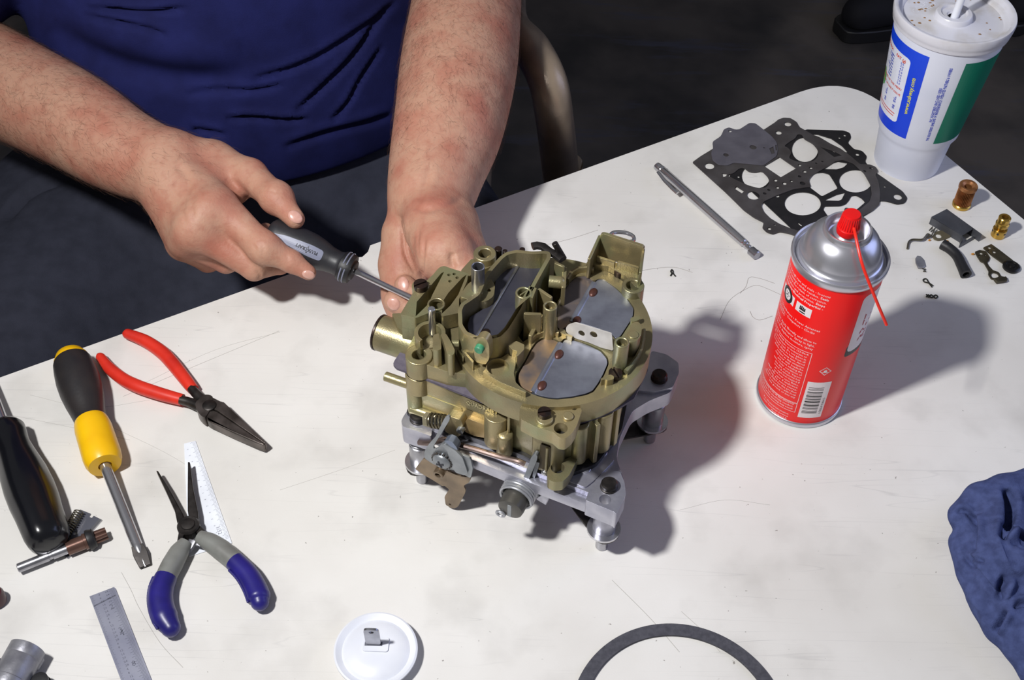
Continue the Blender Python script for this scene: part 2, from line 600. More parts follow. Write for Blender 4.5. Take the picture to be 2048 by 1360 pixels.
def table_mat():
    m = M('worn_laminate', (226, 224, 220), .42, col2=(211, 208, 203), vscale=7, vlo=.35, vhi=.7, bump=.10, bscale=900, vdet=6)
    nt = m.node_tree; b = nt.nodes['Principled BSDF']
    tc = [n for n in nt.nodes if n.type == 'TEX_COORD'][0]
    cur = b.inputs['Base Color'].links[0].from_socket
    def layer(cur, fac, col):
        mx = nt.nodes.new('ShaderNodeMix'); mx.data_type = 'RGBA'
        nt.links.new(fac, mx.inputs[0]); nt.links.new(cur, mx.inputs[6]); mx.inputs[7].default_value = lin(col) + (1,)
        return mx.outputs[2]
    def noise(scale, rot=0, st=(1, 1, 1), det=4, loc=(0, 0, 0)):
        mp = nt.nodes.new('ShaderNodeMapping'); mp.inputs['Rotation'].default_value = (0, 0, rot); mp.inputs['Scale'].default_value = st; mp.inputs['Location'].default_value = loc
        nt.links.new(tc.outputs['Object'], mp.inputs[0])
        n = nt.nodes.new('ShaderNodeTexNoise'); n.inputs['Scale'].default_value = scale; n.inputs['Detail'].default_value = det
        nt.links.new(mp.outputs[0], n.inputs['Vector'])
        return n.outputs['Fac']
    def ramp(s, stops):
        r = nt.nodes.new('ShaderNodeValToRGB')
        e = r.color_ramp.elements
        e[0].position, e[0].color = stops[0][0], (stops[0][1],) * 3 + (1,)
        e[1].position, e[1].color = stops[1][0], (stops[1][1],) * 3 + (1,)
        for p, v in stops[2:]:
            x = e.new(p); x.color = (v,) * 3 + (1,)
        nt.links.new(s, r.inputs[0]); return r.outputs[0]
    def mul(a, c):
        x = nt.nodes.new('ShaderNodeMath'); x.operation = 'MULTIPLY'
        nt.links.new(a, x.inputs[0])
        if isinstance(c, float): x.inputs[1].default_value = c
        else: nt.links.new(c, x.inputs[1])
        return x.outputs[0]
    # smudges, then hairline scratches (thin level lines of stretched noise), then specks
    cur = layer(cur, mul(ramp(noise(16, det=8), [(.52, 0), (.78, 1)]), .35), (150, 146, 140))
    for rot, sc, st, loc, a in ((.35, 2.2, (1, 22, 1), (0, 0, 0), .2), (1.15, 2.0, (1, 26, 1), (3, 1, 0), .26), (2.2, 2.4, (1, 20, 1), (7, 2, 0), .2), (2.75, 1.8, (1, 30, 1), (2, 5, 0), .16)):
        l = ramp(noise(sc, rot, st, 1.5, loc), [(.4965, 0), (.5035, 0), (.5, 1)])
        l = mul(l, ramp(noise(9, rot, (1, 1, 1), 3, (loc[1], loc[0], 4)), [(.50, 0), (.62, 1)]))
        cur = layer(cur, mul(l, a), (126, 126, 128))
    cur = layer(cur, mul(ramp(noise(260, det=2), [(.735, 0), (.77, 1)]), .7), (96, 86, 78))
    nt.links.new(cur, b.inputs['Base Color'])
    return m
table = thing('table', 'big worn off-white work table with one rounded far corner', 'table', CORNER - TD * .75 + TN * .38 - np.array([0, 0, .74]))
def tablexy():
    W_, D_ = 1.5, .76
    pts = [(0, 0), (0, -D_), (W_, -D_), (W_, 0)]
    out = rnd(pts, .062, 10)
    # a chip broken out of the back edge
    a = TFR.px  # noqa
    na = U(691, 510); nb = U(741, 491.5)
    ua = np.dot(na - CORNER, -TD); ub = np.dot(nb - CORNER, -TD)
    c = U(722, 506); uc = np.dot(c - CORNER, -TD)
    chip = [(ub, 0), (uc - .006, -.0065), (uc + .001, -.010), (uc + .0085, -.0072), (ua - .003, -.003), (ua, 0)]
    # insert on the edge y = 0, between the two back corners (running from x = W_ to x = 0)
    k = max(i for i, p in enumerate(out) if abs(p[1]) < 1e-9 and p[0] > W_ / 2)
    return [tuple(p) for p in out[:k + 1]] + chip[::-1] + [tuple(p) for p in out[k + 1:]]
mb = MB(); mb.prism(TFR, tablexy(), 0, .0018)
tabletop = mb.build('tabletop', table_mat(), table, smooth=False)
mb = MB(); mb.prism(TFR, tablexy(), .0018, .030)
mb.build('edge_band', M('edge_brown', (92, 70, 62), .6, col2=(60, 48, 46), vscale=90), table, smooth=False)
scrm = M('scratch_grey', (168, 165, 160), .6); hairl = M('stray_hair', (120, 108, 100), .6)
for pts, mt, r_ in (([(246, 793), (400, 728), (558, 662)], scrm, .00014), ([(293, 764), (430, 700), (560, 664)], scrm, .0001), ([(1224, 1160), (1300, 1236), (1359, 1304)], scrm, .00016), ([(1363, 1223), (1405, 1262), (1440, 1304)], scrm, .00014), ([(243, 1145), (262, 1180), (279, 1217), (320, 1285), (366, 1335)], scrm, .00014), ([(1082, 492), (1140, 478), (1196, 460)], hairl, .00012), ([(1480, 587), (1492, 573), (1499, 555), (1520, 557), (1550, 567)], hairl, .00013), ([(1440, 640), (1460, 600), (1496, 576), (1515, 571), (1536, 578), (1563, 590)], hairl, .00013), ([(1500, 622), (1506, 634), (1520, 640), (1545, 632)], hairl, .00015), ([(1250, 566), (1275, 545), (1310, 537), (1350, 535), (1385, 545)], scrm, .00025), ([(20, 830), (120, 850), (260, 880)], scrm, .0001), ([(215, 850), (330, 905), (420, 960)], scrm, .0001), ([(60, 790), (180, 815), (300, 800)], scrm, .00009), ([(560, 980), (680, 940), (790, 900)], scrm, .00009), ([(1360, 1020), (1450, 1000), (1540, 1010)], scrm, .0001)):
    MB().tube(spline([U(p[0], p[1], .00004) for p in pts], 6), r_, 6, up=(0, 0, 1), sx=1.).build('scratch', mt, table)
legm = M('table_leg_steel', (70, 66, 62), .4, .6)
for u, v in ((.08, -.08), (1.42, -.08), (.08, -.68), (1.42, -.68)):
    p = TFR(u, v, 0)
    MB().cyl((p[0], p[1], -.74), (p[0], p[1], -.03), .016).build('leg', legm, table)

# ---------------------------------------------------------------- shared materials
chrome = M('chrome', (205, 205, 210), .2, .9)
steel = M('bright_steel', (176, 176, 182), .28, .9, col2=(140, 140, 146), vscale=60)
dsteel = M('dark_steel', (70, 66, 64), .38, .7, col2=(44, 41, 40), vscale=120)
blackrub = M('black_rubber', (26, 26, 29), .5, bump=.2, bscale=500)
blackpl = M('black_gloss_plastic', (14, 15, 20), .24, coat=.1)
yellow = M('yellow_plastic', (244, 192, 16), .32, col2=(232, 176, 10), vscale=30)
white_pl = M('white_plastic', (228, 230, 236), .35, col2=(216, 219, 228), vscale=30)
ink_hole = M('ink_hole_black', (40, 40, 48), .6)  # print black, also the painted shade of small holes and screw slots

# ---------------------------------------------------------------- spray can
CX, CY, CRD, CH = .2277, .6184, .0325, .153
can = thing('spray_can', 'red aerosol spray can with silver dome and white printed text', 'can', (CX, CY, 0))
redp = M('red_can_paint', (244, 24, 20), .34, col2=(238, 20, 18), vscale=14, spec=.3)
tin = M('tinned_steel', (214, 214, 222), .3, .82, col2=(196, 196, 204), vscale=25)
MB().lathe((CX, CY, 0), (0, 0, 1), [(CRD * .99, .004), (CRD, .005), (CRD, CH - .003), (CRD * .985, CH - .001)], 96).build('body', redp, can, ang=.5)
MB().lathe((CX, CY, 0), (0, 0, 1), [(.029, .001), (.0315, 0), (.0336, .0008), (.0338, .0035), (.0332, .005), (.0325, .0052), (.030, .004)], 96).build('bottom_seam', tin, can, ang=1)
MB().lathe((CX, CY, 0), (0, 0, 1), [(.0322, CH - .004), (.0333, CH - .003), (.0342, CH), (.0343, CH + .0025), (.0335, CH + .0036), (.0323, CH + .003), (.0318, CH - .0005), (.0308, CH - .001), (.0300, CH + .0005), (.0296, CH + .0028), (.0288, CH + .0036), (.0281, CH + .004),
    (.0275, CH + .0075), (.0262, CH + .0125), (.0238, CH + .0175), (.0205, CH + .0215), (.0180, CH + .0232), (.0172, CH + .0236), (.0169, CH + .0262), (.0160, CH + .0276), (.0148, CH + .0272), (.0140, CH + .024), (.0132, CH + .020), (.0115, CH + .019), (.0072, CH + .0195), (.0050, CH + .023), (.0048, CH + .027), (.003, CH + .028)], 96).build('dome', tin, can, ang=.9)
capz = CH + .0225
redcap = M('red_cap_plastic', (228, 22, 22), .3, coat=.2)
mb = MB(); prof = [(.0060, 0), (.0074, .0006), (.0079, .003), (.0078, .0055), (.0070, .0065), (.0060, .0165), (.0055, .0175), (.003, .0178)]
mb.lathe((CX, CY, capz), (0, 0, 1), prof, 40)
cap = mb.build('nozzle', redcap, can)
mb = MB()
for k in range(26):
    a = 2 * PI * k / 26; d = np.array([math.cos(a), math.sin(a), 0])
    mb.tube([np.array([CX, CY, capz + .0065]) + d * .0070, np.array([CX, CY, capz + .0162]) + d * .0060], .00045, 5)
mb.build('nozzle_ribs', redcap, cap)
# the thin red straw leaves the nozzle towards the viewer and droops
s0 = np.array([CX + .0015, CY - .0066, capz + .010])
n_ = nrm([-.0, -1, 0]);
def can_px(px, py, off):   # on a plane facing the viewer, some way in front of the can's axis
    return UPL(px, py, np.array([CX, CY - off, 0]), np.array([0, 1., 0]))
MB().tube(spline([s0, can_px(1713, 480, .016), can_px(1725, 530, .030), can_px(1746, 585, .038), can_px(1773, 650, .044)], 6), .0011, 10).build('straw', M('red_straw', (236, 44, 26), .35), can)

def cylmap(cx, cy, r):
    return lambda a, z: np.array([cx + r(z) * math.cos(a / r(z)) if False else cx + r(z) * math.cos(a), cy + r(z) * math.sin(a), z])
def ray_round(px, py, cx, cy, r):
    """where the line of sight meets an upright round body of radius r(z): (angle, z)"""
    d = (px - 1024) / FPX * CR + (py - 680) / FPX * CD + CF
    z = .06
    for _ in range(12):
        rr = r(z)
        ex, ey = CP[0] - cx, CP[1] - cy
        A = d[0] ** 2 + d[1] ** 2; B = ex * d[0] + ey * d[1]; C_ = ex * ex + ey * ey - rr * rr
        disc = max(B * B - A * C_, 0)
        t = (-B - math.sqrt(disc)) / A
        P = CP + t * d; z = P[2]
    return math.atan2(P[1] - cy, P[0] - cx), z
rcan = lambda z: CRD + .00012
cfn = cylmap(CX, CY, rcan)
can_uv = lambda px, py: ray_round(px, py, CX, CY, rcan)
wink = M('white_print', (236, 226, 228), .45)
kink = M('black_print', (26, 24, 26), .45)
KA = 1 / CRD       # metres along the skin -> angle
def cantext(mb, s, a_right, z, size, bold=0.):
    put_text(mb, s, size, lambda u, v: cfn(a_right + u * KA, z + v), 0, 0, 'RIGHT', bold=bold)
mb = MB()
aR, zT = can_uv(1661, 597)
aR0 = aR
L1 = [('and frees rusted parts. Breaks through rust and scale - loosens', 0), ('corroded fasteners without leaving a sticky residue. ', 'Seals'), ('out moisture and prevents the return of corrosion.', 0), ('Leaves lasting lubrication and protection. ', 'Stops'), ('squeaks. ', 'Improves Electrical Properties -')]
def line(mb, s, boldtail, a, z, size):
    if boldtail:
        V, F = text_tris(boldtail, size, 'LEFT', .00002)
        w = max(v[0] for v in V)
        put_text(mb, boldtail, size, lambda u, v: cfn(a + (u - w) * KA, z + v), 0, 0, 'LEFT', bold=.00006)
        cantext(mb, s.strip(), a - (w + size * .35) * KA, z, size)
    else:
        cantext(mb, s, a, z, size)
TS = .0030
for i, (s, b) in enumerate(L1):
    line(mb, s, b, aR - i * .02, zT - i * .0033, TS)
a2, z2 = can_uv(1640, 665)
line(mb, 'Ignition Systems \u2022 Distributors \u2022 Power Antennas', 0, a2, z2, TS)
line(mb, 'Switches \u2022 Radios \u2022 Computers \u2022 Clocks', 0, a2 - .10, z2 - .0035, TS)
line(mb, 'Tools and small motors', 0, a2 - .95, z2 - .006, TS)
a3, z3 = can_uv(1633, 689)
for i, (s, b) in enumerate([('As a Penetrant: Apply liberally and allow to', 0), ('work. As a Protector & Lubricator Spray in light,', 0), ('even coats. To displace moisture, spray', 0)]):
    line(mb, s, b, a3 - i * .02, z3 - i * .0035, TS)
a4, z4 = can_uv(1621, 711)
par = ['Contains: 2-Butyl Diacetate 123-86-4,', 'Do not puncture or incinerate or', 'store near heat. Do not place in', 'hot water. Must be kept from all', 'sparks and heavy mist. Avoid', 'contact as skin irritation', 'may occur with headache', 'and avoid inhaling the', 'mist. Under conditions of', 'use skin drying. Vapors', 'travel. If symptoms last', 'an explosion hazard if', 'used near open flame.', 'FIRST AID: eyes. If swallowed,', 'call help. For severe overex-', 'posure MSDS for this product', 'dispose in accordance with local', 'law, ground, or into any']
hz = .0029
for i, s in enumerate(par):
    cantext(mb, s, a4 - (.06 if i else 0.03), z4 - .001 - i * hz, .0026)
zb = z4 - .003 - len(par) * hz
for i, s in enumerate(['CAUTION: Keep away from all live electrical', 'sources as oil may not electricity conduct.', 'Failure to follow this warning may result']):
    cantext(mb, s, a4 - .04, zb - .0025 - i * hz, .0026)
for i, s in enumerate(['For Chemical Information', 'write Consumer Services', 'Made in U.S.A.']):
    cantext(mb, s, a4 - .1, zb - .0155 - i * hz, .0024)
def outline_box(mb, fn, x0, y0, x1, y1, w, wa):
    rect(mb, fn, x0, y0, x1, y0 + w, 24); rect(mb, fn, x0, y1 - w, x1, y1, 24)
    rect(mb, fn, x0, y0, x0 + wa, y1, 1, 4); rect(mb, fn, x1 - wa, y0, x1, y1, 1, 4)
outline_box(mb, cfn, a4 - 2.0, zb, a4 + .03, z4 + .0022, .00035, .011)
outline_box(mb, cfn, a4 - 2.0, zb - .0106, a4 + .03, zb - .0004, .00035, .011)
# flame diamond
ac, zc = can_uv(1651, 743)
def pdia(mb, r, wid):
    for (p, q) in [((0, r), (1, 0)), ((1, 0), (0, -r)), ((0, -r), (-1, 0)), ((-1, 0), (0, r))]:
        s = .0046
        P = np.array([p[0] * s, (p[1] / r if r else 0) * s]); Q = np.array([q[0] * s, (q[1] / r if r else 0) * s])
        n = np.array([-(Q - P)[1], (Q - P)[0]]); n = n / np.linalg.norm(n) * wid
        polyfill(mb, lambda u, v: cfn(ac + u * KA, zc + v), [P * wid0, Q * wid0, Q * wid0 + n, P * wid0 + n])
wid0 = 1.0; pdia(mb, 1, -.0003)
wid0 = .86; pdia(mb, 1, -.00018)
polyfill(mb, lambda u, v: cfn(ac + u * KA, zc + v), [(-.0012, -.0008), (-.0013, .0004), (-.0007, .0012), (-.0006, .0004), (.0002, .0022), (.0006, .0008), (.0011, .0011), (.0013, 0), (.0008, -.0009)])
rect(mb, lambda u, v: cfn(ac + u * KA, zc + v), -.0022, -.0016, .0022, -.0011, 3)
# white panels
def panel(mb, pxs, r=0):
    q = [can_uv(*p) for p in pxs]
    polyfill(mb, cfn, rnd(q, r) if r else q, 2)
def midrect(mb, px0, px1, nx=8, ny=2):
    (x0, y0), (x1, y1) = can_uv(*px0), can_uv(*px1)
    rect(mb, cfn, x0, min(y0, y1), x1, max(y0, y1), nx, ny)
bx0, bz1 = can_uv(1616, 763); bx1, bz0 = can_uv(1641, 833)
rect(mb, cfn, bx0, bz0, bx1, bz1, 8, 2)
ix0, iz1 = can_uv(1594, 603); ix1, iz0 = can_uv(1621.5, 638)
iz1 += .001
rect(mb, cfn, ix0, iz0, ix1 - .02, iz1, 6, 2)
jx0 = ix0 - .62; jx1 = ix0 - .075
rect(mb, cfn, jx0, iz0, jx1, iz1, 6, 2)
# tall white label at the right limb, rounded ends
lx0, lz1 = can_uv(1728, 598); _, lz0 = can_uv(1700, 703)
lz1 = lz1 + .002; lx1 = lx0 + .62
rrect(mb, cfn, lx0, lz0, lx1, lz1, .12, .005, 14, 20)
wp_ = mb.build('white_print', wink, can, smooth=False); wp_['kind'] = 'stuff'
rk = lambda z: CRD + .0002
kfn = cylmap(CX, CY, rk)
mb = MB()
# bar code: bars run round the can, digits up the side
bw = bx1 - bx0; bh = bz1 - bz0
y = bz0 + bh * .13
bars = [1, 1, 2, 1, 1, 3, 1, 1, 2, 2, 1, 1, 3, 1, 1, 2, 4, 1, 1, 1, 2, 2, 1, 1, 3, 1, 1, 2, 1, 1, 2, 3, 1, 1, 1, 2, 1, 1]
un = bh * .74 / sum(bars)
for i, b in enumerate(bars):
    if i % 2 == 0: rect(mb, kfn, bx0 + bw * .10, y, bx0 + bw * .74, y + b * un * .8, 5)
    y += b * un
bc_ = mb.build('bar_code', kink, can, smooth=False); bc_['kind'] = 'stuff'
mb = MB()
put_text(mb, '0 78254 91864 3', .0027, lambda u, v: kfn(bx0 + bw * .93 + u * KA, bz0 + bh * .10 + v), 0, 0, 'LEFT', rot=PI / 2, sxk=1.05)
dg_ = mb.build('bar_code_digits', kink, can, smooth=False); dg_['kind'] = 'stuff'
mb = MB()
# tyre and hand pictograms
jm = (jx0 + jx1) / 2; im = (iz0 + iz1) / 2
def ring2(mb, fn, cx, cz, ro, ri, n=24):
    V = []; F = []
    for k in range(n):
        a = 2 * PI * k / n
        V += [fn(cx + ro * math.cos(a) * KA, cz + ro * math.sin(a)), fn(cx + ri * math.cos(a) * KA, cz + ri * math.sin(a))]
    for k in range(n):
        j = (k + 1) % n
        F.append((2 * k, 2 * j, 2 * j + 1, 2 * k + 1))
    mb.add(V, F)
ring2(mb, kfn, jm, im, .0068, .0042)
for k in range(5):
    a = 2 * PI * k / 5
    ring2(mb, kfn, jm + .0022 * math.cos(a) * KA, im + .0022 * math.sin(a), .0006, .0002, 10)
ring2(mb, kfn, jm, im, .0009, .0003, 12)
mb.build('tyre_pictogram', kink, can, smooth=False)
mb = MB()
hw = ix1 - .02 - ix0
for k in range(4):
    rect(mb, kfn, ix0 + hw * (.26 + .10 * k), iz0 + (iz1 - iz0) * .52, ix0 + hw * (.335 + .10 * k), iz0 + (iz1 - iz0) * (.86 - .05 * abs(k - 1)), 2)
rect(mb, kfn, ix0 + hw * .26, iz0 + (iz1 - iz0) * .38, ix0 + hw * .64, iz0 + (iz1 - iz0) * .54, 3)
rect(mb, kfn, ix0 + hw * .30, iz0 + (iz1 - iz0) * .12, ix0 + hw * .66, iz0 + (iz1 - iz0) * .26, 3)
mb.build('hand_pictogram', kink, can, smooth=False)
mb = MB()
# black drop shadow printed under the tall label
rrect(mb, cylmap(CX, CY, lambda z: CRD + .00006), lx0 - .03, lz0 - .0045, lx1, lz0 + .008, .06, .003, 14, 8)
mb.build('black_label_edge', kink, can, smooth=False)
mb = MB()
put_text(mb, 'RP-77', .012, lambda u, v: kfn(lx0 + .17 + v * .0 + u * KA, lz0 + .008 + v), .0105, 0, 'LEFT', rot=PI / 2, bold=.0002, sxk=1.0)
mb.build('red_print', M('red_print', (170, 30, 60), .45), can, smooth=False)

# ---------------------------------------------------------------- drink cup
UX, UY = [float(x) for x in U(1812, 322)[:2]]
cup = thing('drink_cup', 'large white paper cup with blue and green print and plastic lid', 'cup', (UX, UY, 0))
PR_ = [(0, .0296), (.002, .0304), (.036, .0334), (.041, .0352), (.045, .0370), (.152, .0474)]
def rcup(z, e=.00012):
    for (z0, r0), (z1, r1) in zip(PR_[:-1], PR_[1:]):
        if z <= z1: return r0 + (r1 - r0) * (max(z, 0) - z0) / (z1 - z0) + e
    return PR_[-1][1] + e
paper = M('white_paper', (222, 226, 240), .5, col2=(212, 217, 234), vscale=20)
MB().lathe((UX, UY, 0), (0, 0, 1), [(.028, .002)] + [(r, z) for z, r in PR_] + [(.0462, .152)], 24 * 4).build('body', paper, cup, ang=.7)
lidm = M('translucent_lid', (214, 214, 222), .28, col2=(196, 192, 190), vscale=45, vlo=.5, vhi=.72)
mb = MB()
mb.lathe((UX, UY, 0), (0, 0, 1), [(.0480, .1535), (.0494, .153), (.0499, .1550), (.0499, .1565), (.0504, .1575), (.0508, .1595), (.0514, .1645), (.0508, .1662), (.0488, .1664), (.0474, .1655), (.0465, .1608), (.0440, .1598), (.0425, .1590), (.0420, .1578), (.0172, .1578), (.0160, .1585), (.0155, .1622), (.0146, .1632), (.0115, .1632), (.0105, .1612), (.0060, .1606), (.0052, .1590), (.0045, .1590)], 96, False)
lid = mb.build('lid', lidm, cup, ang=.8)
mb = MB()
lf = lambda u, v: np.array([UX + u, UY + v, .15795])
put_text(mb, 'COLA', .0085, lf, -.030, .004, 'LEFT', rot=.95); put_text(mb, 'OTHER', .006, lf, -.020, .006, 'LEFT', rot=.95)
put_text(mb, '67', .006, lf, .020, -.022)
el_ = mb.build('embossed_letters', M('lid_letters', (236, 236, 244), .2), lid, smooth=False); el_['kind'] = 'stuff'
mb = MB()
for k in range(16):
    a = random.uniform(1.9, 3.6); r = random.uniform(.02, .041)
    mb.ball((UX + r * math.cos(a), UY + r * math.sin(a), .1581), random.uniform(.0006, .0016), random.uniform(.0006, .0013), .0004, n=8, m=4)
for k in range(8):
    a = random.uniform(-1, 1.5); r = random.uniform(.025, .041)
    mb.ball((UX + r * math.cos(a), UY + r * math.sin(a), .1581), random.uniform(.0006, .0014), random.uniform(.0006, .0010), .0003, n=8, m=4)
sp = mb.build('drink_drops', M('cola_drops', (150, 112, 70), .2), lid); sp['kind'] = 'stuff'
sb = np.array([UX - .001, UY - .003, .140])
MB().pipe(sb, sb + np.array([.012, .012, .155]), .0033, .0029, 20).build('straw', M('white_straw', (236, 238, 246), .3), cup)
ufn = lambda a, z: np.array([UX + rcup(z) * math.cos(a), UY + rcup(z) * math.sin(a), z])
ufn2 = lambda a, z: np.array([UX + rcup(z, .00024) * math.cos(a), UY + rcup(z, .00024) * math.sin(a), z])
ufn3 = lambda a, z: np.array([UX + rcup(z, .00034) * math.cos(a), UY + rcup(z, .00034) * math.sin(a), z])
cup_uv = lambda px, py: ray_round(px, py, UX, UY, rcup)
ba, bz = cup_uv(1811, 278); _, bzt = cup_uv(1855, 113)
mb = MB(); rect(mb, ufn, ba - 1.75, bz, ba, bzt, 30, 6)
mb.build('blue_print', M('blue_print', (4, 72, 226), .4, col2=(6, 60, 214), vscale=15), cup, smooth=False)
ga, gz = cup_uv(1866, 288); _, gzt = cup_uv(1921, 128)
mb = MB(); rect(mb, ufn, ga, gz, ga + 1.75, gzt, 30, 6)
mb.build('green_print', M('green_print', (0, 118, 92), .4, col2=(0, 110, 88), vscale=15), cup, smooth=False)
mb = MB()
KU = 1 / .042
va, vz = cup_uv(1784, 242)
def cup_line(mb, s, size, p0, p1, fn, bold=.0001):
    (a0, z0), (a1, z1) = cup_uv(*p0), cup_uv(*p1)
    V, F = text_tris(s, size, 'LEFT', bold); w = max(v[0] for v in V)
    mb.add([fn(a0 + (a1 - a0) * x / w - y * KU, z0 + (z1 - z0) * x / w) for x, y in V], F)
cup_line(mb, 'www.subway.com', .0056, (1814, 229), (1831.5, 158), ufn2, .00012)
mb.build('yellow_print', M('yellow_print', (226, 222, 40), .45), cup, smooth=False)
# white rounded panel with the nutrition table
pa1 = cup_uv(1807, 185)[0]; pz0, pz1 = cup_uv(1793, 247)[1], cup_uv(1817, 117)[1]
mb = MB(); rrect(mb, ufn2, pa1 - 1.25, pz0, pa1, pz1, .10, .004)
mb.build('white_panel', M('panel_white', (224, 228, 242), .45), cup, smooth=False)
mb = MB()
put_text(mb, 'S', .045, lambda u, v: ufn2(ga + 1.08 + u * KU, gz + .035 + v), 0, 0, 'LEFT', bold=.001)
mb.build('white_letter', bpy.data.materials['panel_white'], cup, smooth=False)
mb = MB()
rect_ = lambda x0, z0, x1, z1: rect(mb, ufn3, pa1 + x0, pz0 + (pz1 - pz0) * z0, pa1 + x1, pz0 + (pz1 - pz0) * z1, 12)
rect_(-1.0, .075, -.12, .088); rect_(-1.0, .115, -.10, .128)
for z, s in ((.415, 'PERCENT OF DAILY VALUE'), (.50, 'NUTRITION VALUES OF THIS MENU')):
    put_text(mb, s, .0030, lambda u, v: ufn3(pa1 - .06 + u * KU, pz0 + (pz1 - pz0) * z + v), 0, 0, 'RIGHT', bold=.0001)
put_text(mb, 'FAT (g)', .0040, lambda u, v: ufn3(pa1 - .10 + u * KU, pz0 + (pz1 - pz0) * .91 + v), 0, 0, 'RIGHT', bold=.00015)
put_text(mb, 'SANDWICH', .0034, lambda u, v: ufn3(pa1 - .55 + u * KU, pz0 + (pz1 - pz0) * .91 + v), 0, 0, 'RIGHT', bold=.00015)
rp_ = mb.build('red_print', M('cup_red_print', (214, 84, 60), .45), cup, smooth=False); rp_['kind'] = 'stuff'
mb = MB()
for i in range(8):
    zz = pz0 + (pz1 - pz0) * (.86 - .042 * i)
    put_text(mb, ['2.5', '3.0', '4.5', '5.0', '6.0', '3.5', '1.0', '2.0'][i], .0031, lambda u, v: ufn3(pa1 - .13 + u * KU, zz + v), 0, 0, 'RIGHT', bold=.00008)
    put_text(mb, ['Veggie', 'Turkey', 'Ham', 'Club', 'Chicken', 'Roast', 'Beef', 'Salad'][i], .0031, lambda u, v: ufn3(pa1 - .45 + u * KU, zz + v), 0, 0, 'RIGHT', bold=.00008)
for i, s in enumerate(['4', '29', '44', '', '48', '49']):
    zz = pz0 + (pz1 - pz0) * (.345 - .034 * i)
    if s:
        put_text(mb, s, .0032, lambda u, v: ufn3(pa1 - .14 + u * KU, zz + v), 0, 0, 'RIGHT', bold=.0001)
        put_text(mb, s, .0032, lambda u, v: ufn3(pa1 - .48 + u * KU, zz + v), 0, 0, 'RIGHT', bold=.0001)
t1, z1_ = cup_uv(1850, 283)
cup_line(mb, 'THE REGISTERED EMBLEMS OF INDEPENDENTLY OPERATED PARTNERS & OWNERS', .0034, (1856.5, 282), (1906, 137), ufn)
cup_line(mb, 'INC. REGISTERED ENCLOSED USERS', .0034, (1863, 245), (1885, 177), ufn)
sb_ = mb.build('small_blue_print', M('cup_blue_ink', (40, 66, 190), .45), cup, smooth=False); sb_['kind'] = 'stuff'
mb = MB(); polyfill(mb, ufn3, [(pa1 - .86, pz0 + .020), (pa1 - .72, pz0 + .024), (pa1 - .66, pz0 + .034), (pa1 - .78, pz0 + .040), (pa1 - .92, pz0 + .038)], 1)
mb.build('green_leaf_print', M('leaf_green', (80, 170, 80), .45), cup, smooth=False)
# ---------------------------------------------------------------- hand tools lying on the table
def along(a, b, t): return np.asarray(a) + (np.asarray(b) - np.asarray(a)) * t

# yellow and black screwdriver
a = U(142, 716, .0168); b = U(210, 931, .0142)
ax = nrm(b - a); L = np.linalg.norm(b - a)
sd = thing('flat_screwdriver', 'yellow and black handled flat screwdriver lying beside the red pliers', 'screwdriver', (a + b) / 2 * [1, 1, 0])
grip = M('dark_grip_rubber', (44, 40, 40), .42, col2=(36, 34, 36), vscale=60, bump=.2, bscale=400)
mb = MB(); mb.lathe(a, ax, [(.0004, -.0085), (.0060, -.0075), (.0110, -.0035), (.0135, .002), (.0142, .006)], 40, True); mb.build('butt_cap', yellow, sd)
pf = [(.0138, .0035), (.0148, .006), (.0158, .014), (.0165, .025), (.0160, .037), (.0146, .048), (.0130, .057), (.0119, .064), (.0122, .069), (.0126, .071)]
MB().lathe(a, ax, pf, 40).build('grip', grip, sd)
MB().lathe(a, ax, [(.0121, .068), (.0128, .070), (.0136, .076), (.0140, L - .010), (.0134, L - .004), (.0118, L), (.0050, L + .0006), (.0045, L - .002)], 40).build('collar', yellow, sd)
tip = U(291, 1133, .0020); fl = along(b, tip, .80)
sh = MB(); sh.cyl(b, fl, .0040, .0040, 24)
sh.tube([fl, along(fl, tip, .18), along(fl, tip, .5), tip], [.0040, .0042, .0026, .0007], 16, sx=1.0, up=(0, 0, 1))
sdsh = sh.build('shaft', chrome, sd)
w = nrm(np.cross(ax, [0, 0, 1]))
mb = MB()
p0 = along(fl, tip, .10); p1 = along(fl, tip, .45); p2 = tip
mb.add([p0 + w * .0040 + [0, 0, .0035], p0 - w * .0040 + [0, 0, .0035], p1 + w * .0050 + [0, 0, .003], p1 - w * .0050 + [0, 0, .003], p2 + w * .0040 + [0, 0, .0006], p2 - w * .0040 + [0, 0, .0006],
        p0 + w * .0040 - [0, 0, .0035], p0 - w * .0040 - [0, 0, .0035], p1 + w * .0050 - [0, 0, .0025], p1 - w * .0050 - [0, 0, .0025], p2 + w * .0040 - [0, 0, .0008], p2 - w * .0040 - [0, 0, .0008]],
       [(0, 1, 3, 2), (2, 3, 5, 4), (6, 8, 9, 7), (8, 10, 11, 9), (0, 2, 8, 6), (2, 4, 10, 8), (1, 7, 9, 3), (3, 9, 11, 5), (4, 5, 11, 10), (0, 6, 7, 1)])
mb.build('blade', dsteel, sd, bevel=.0003)

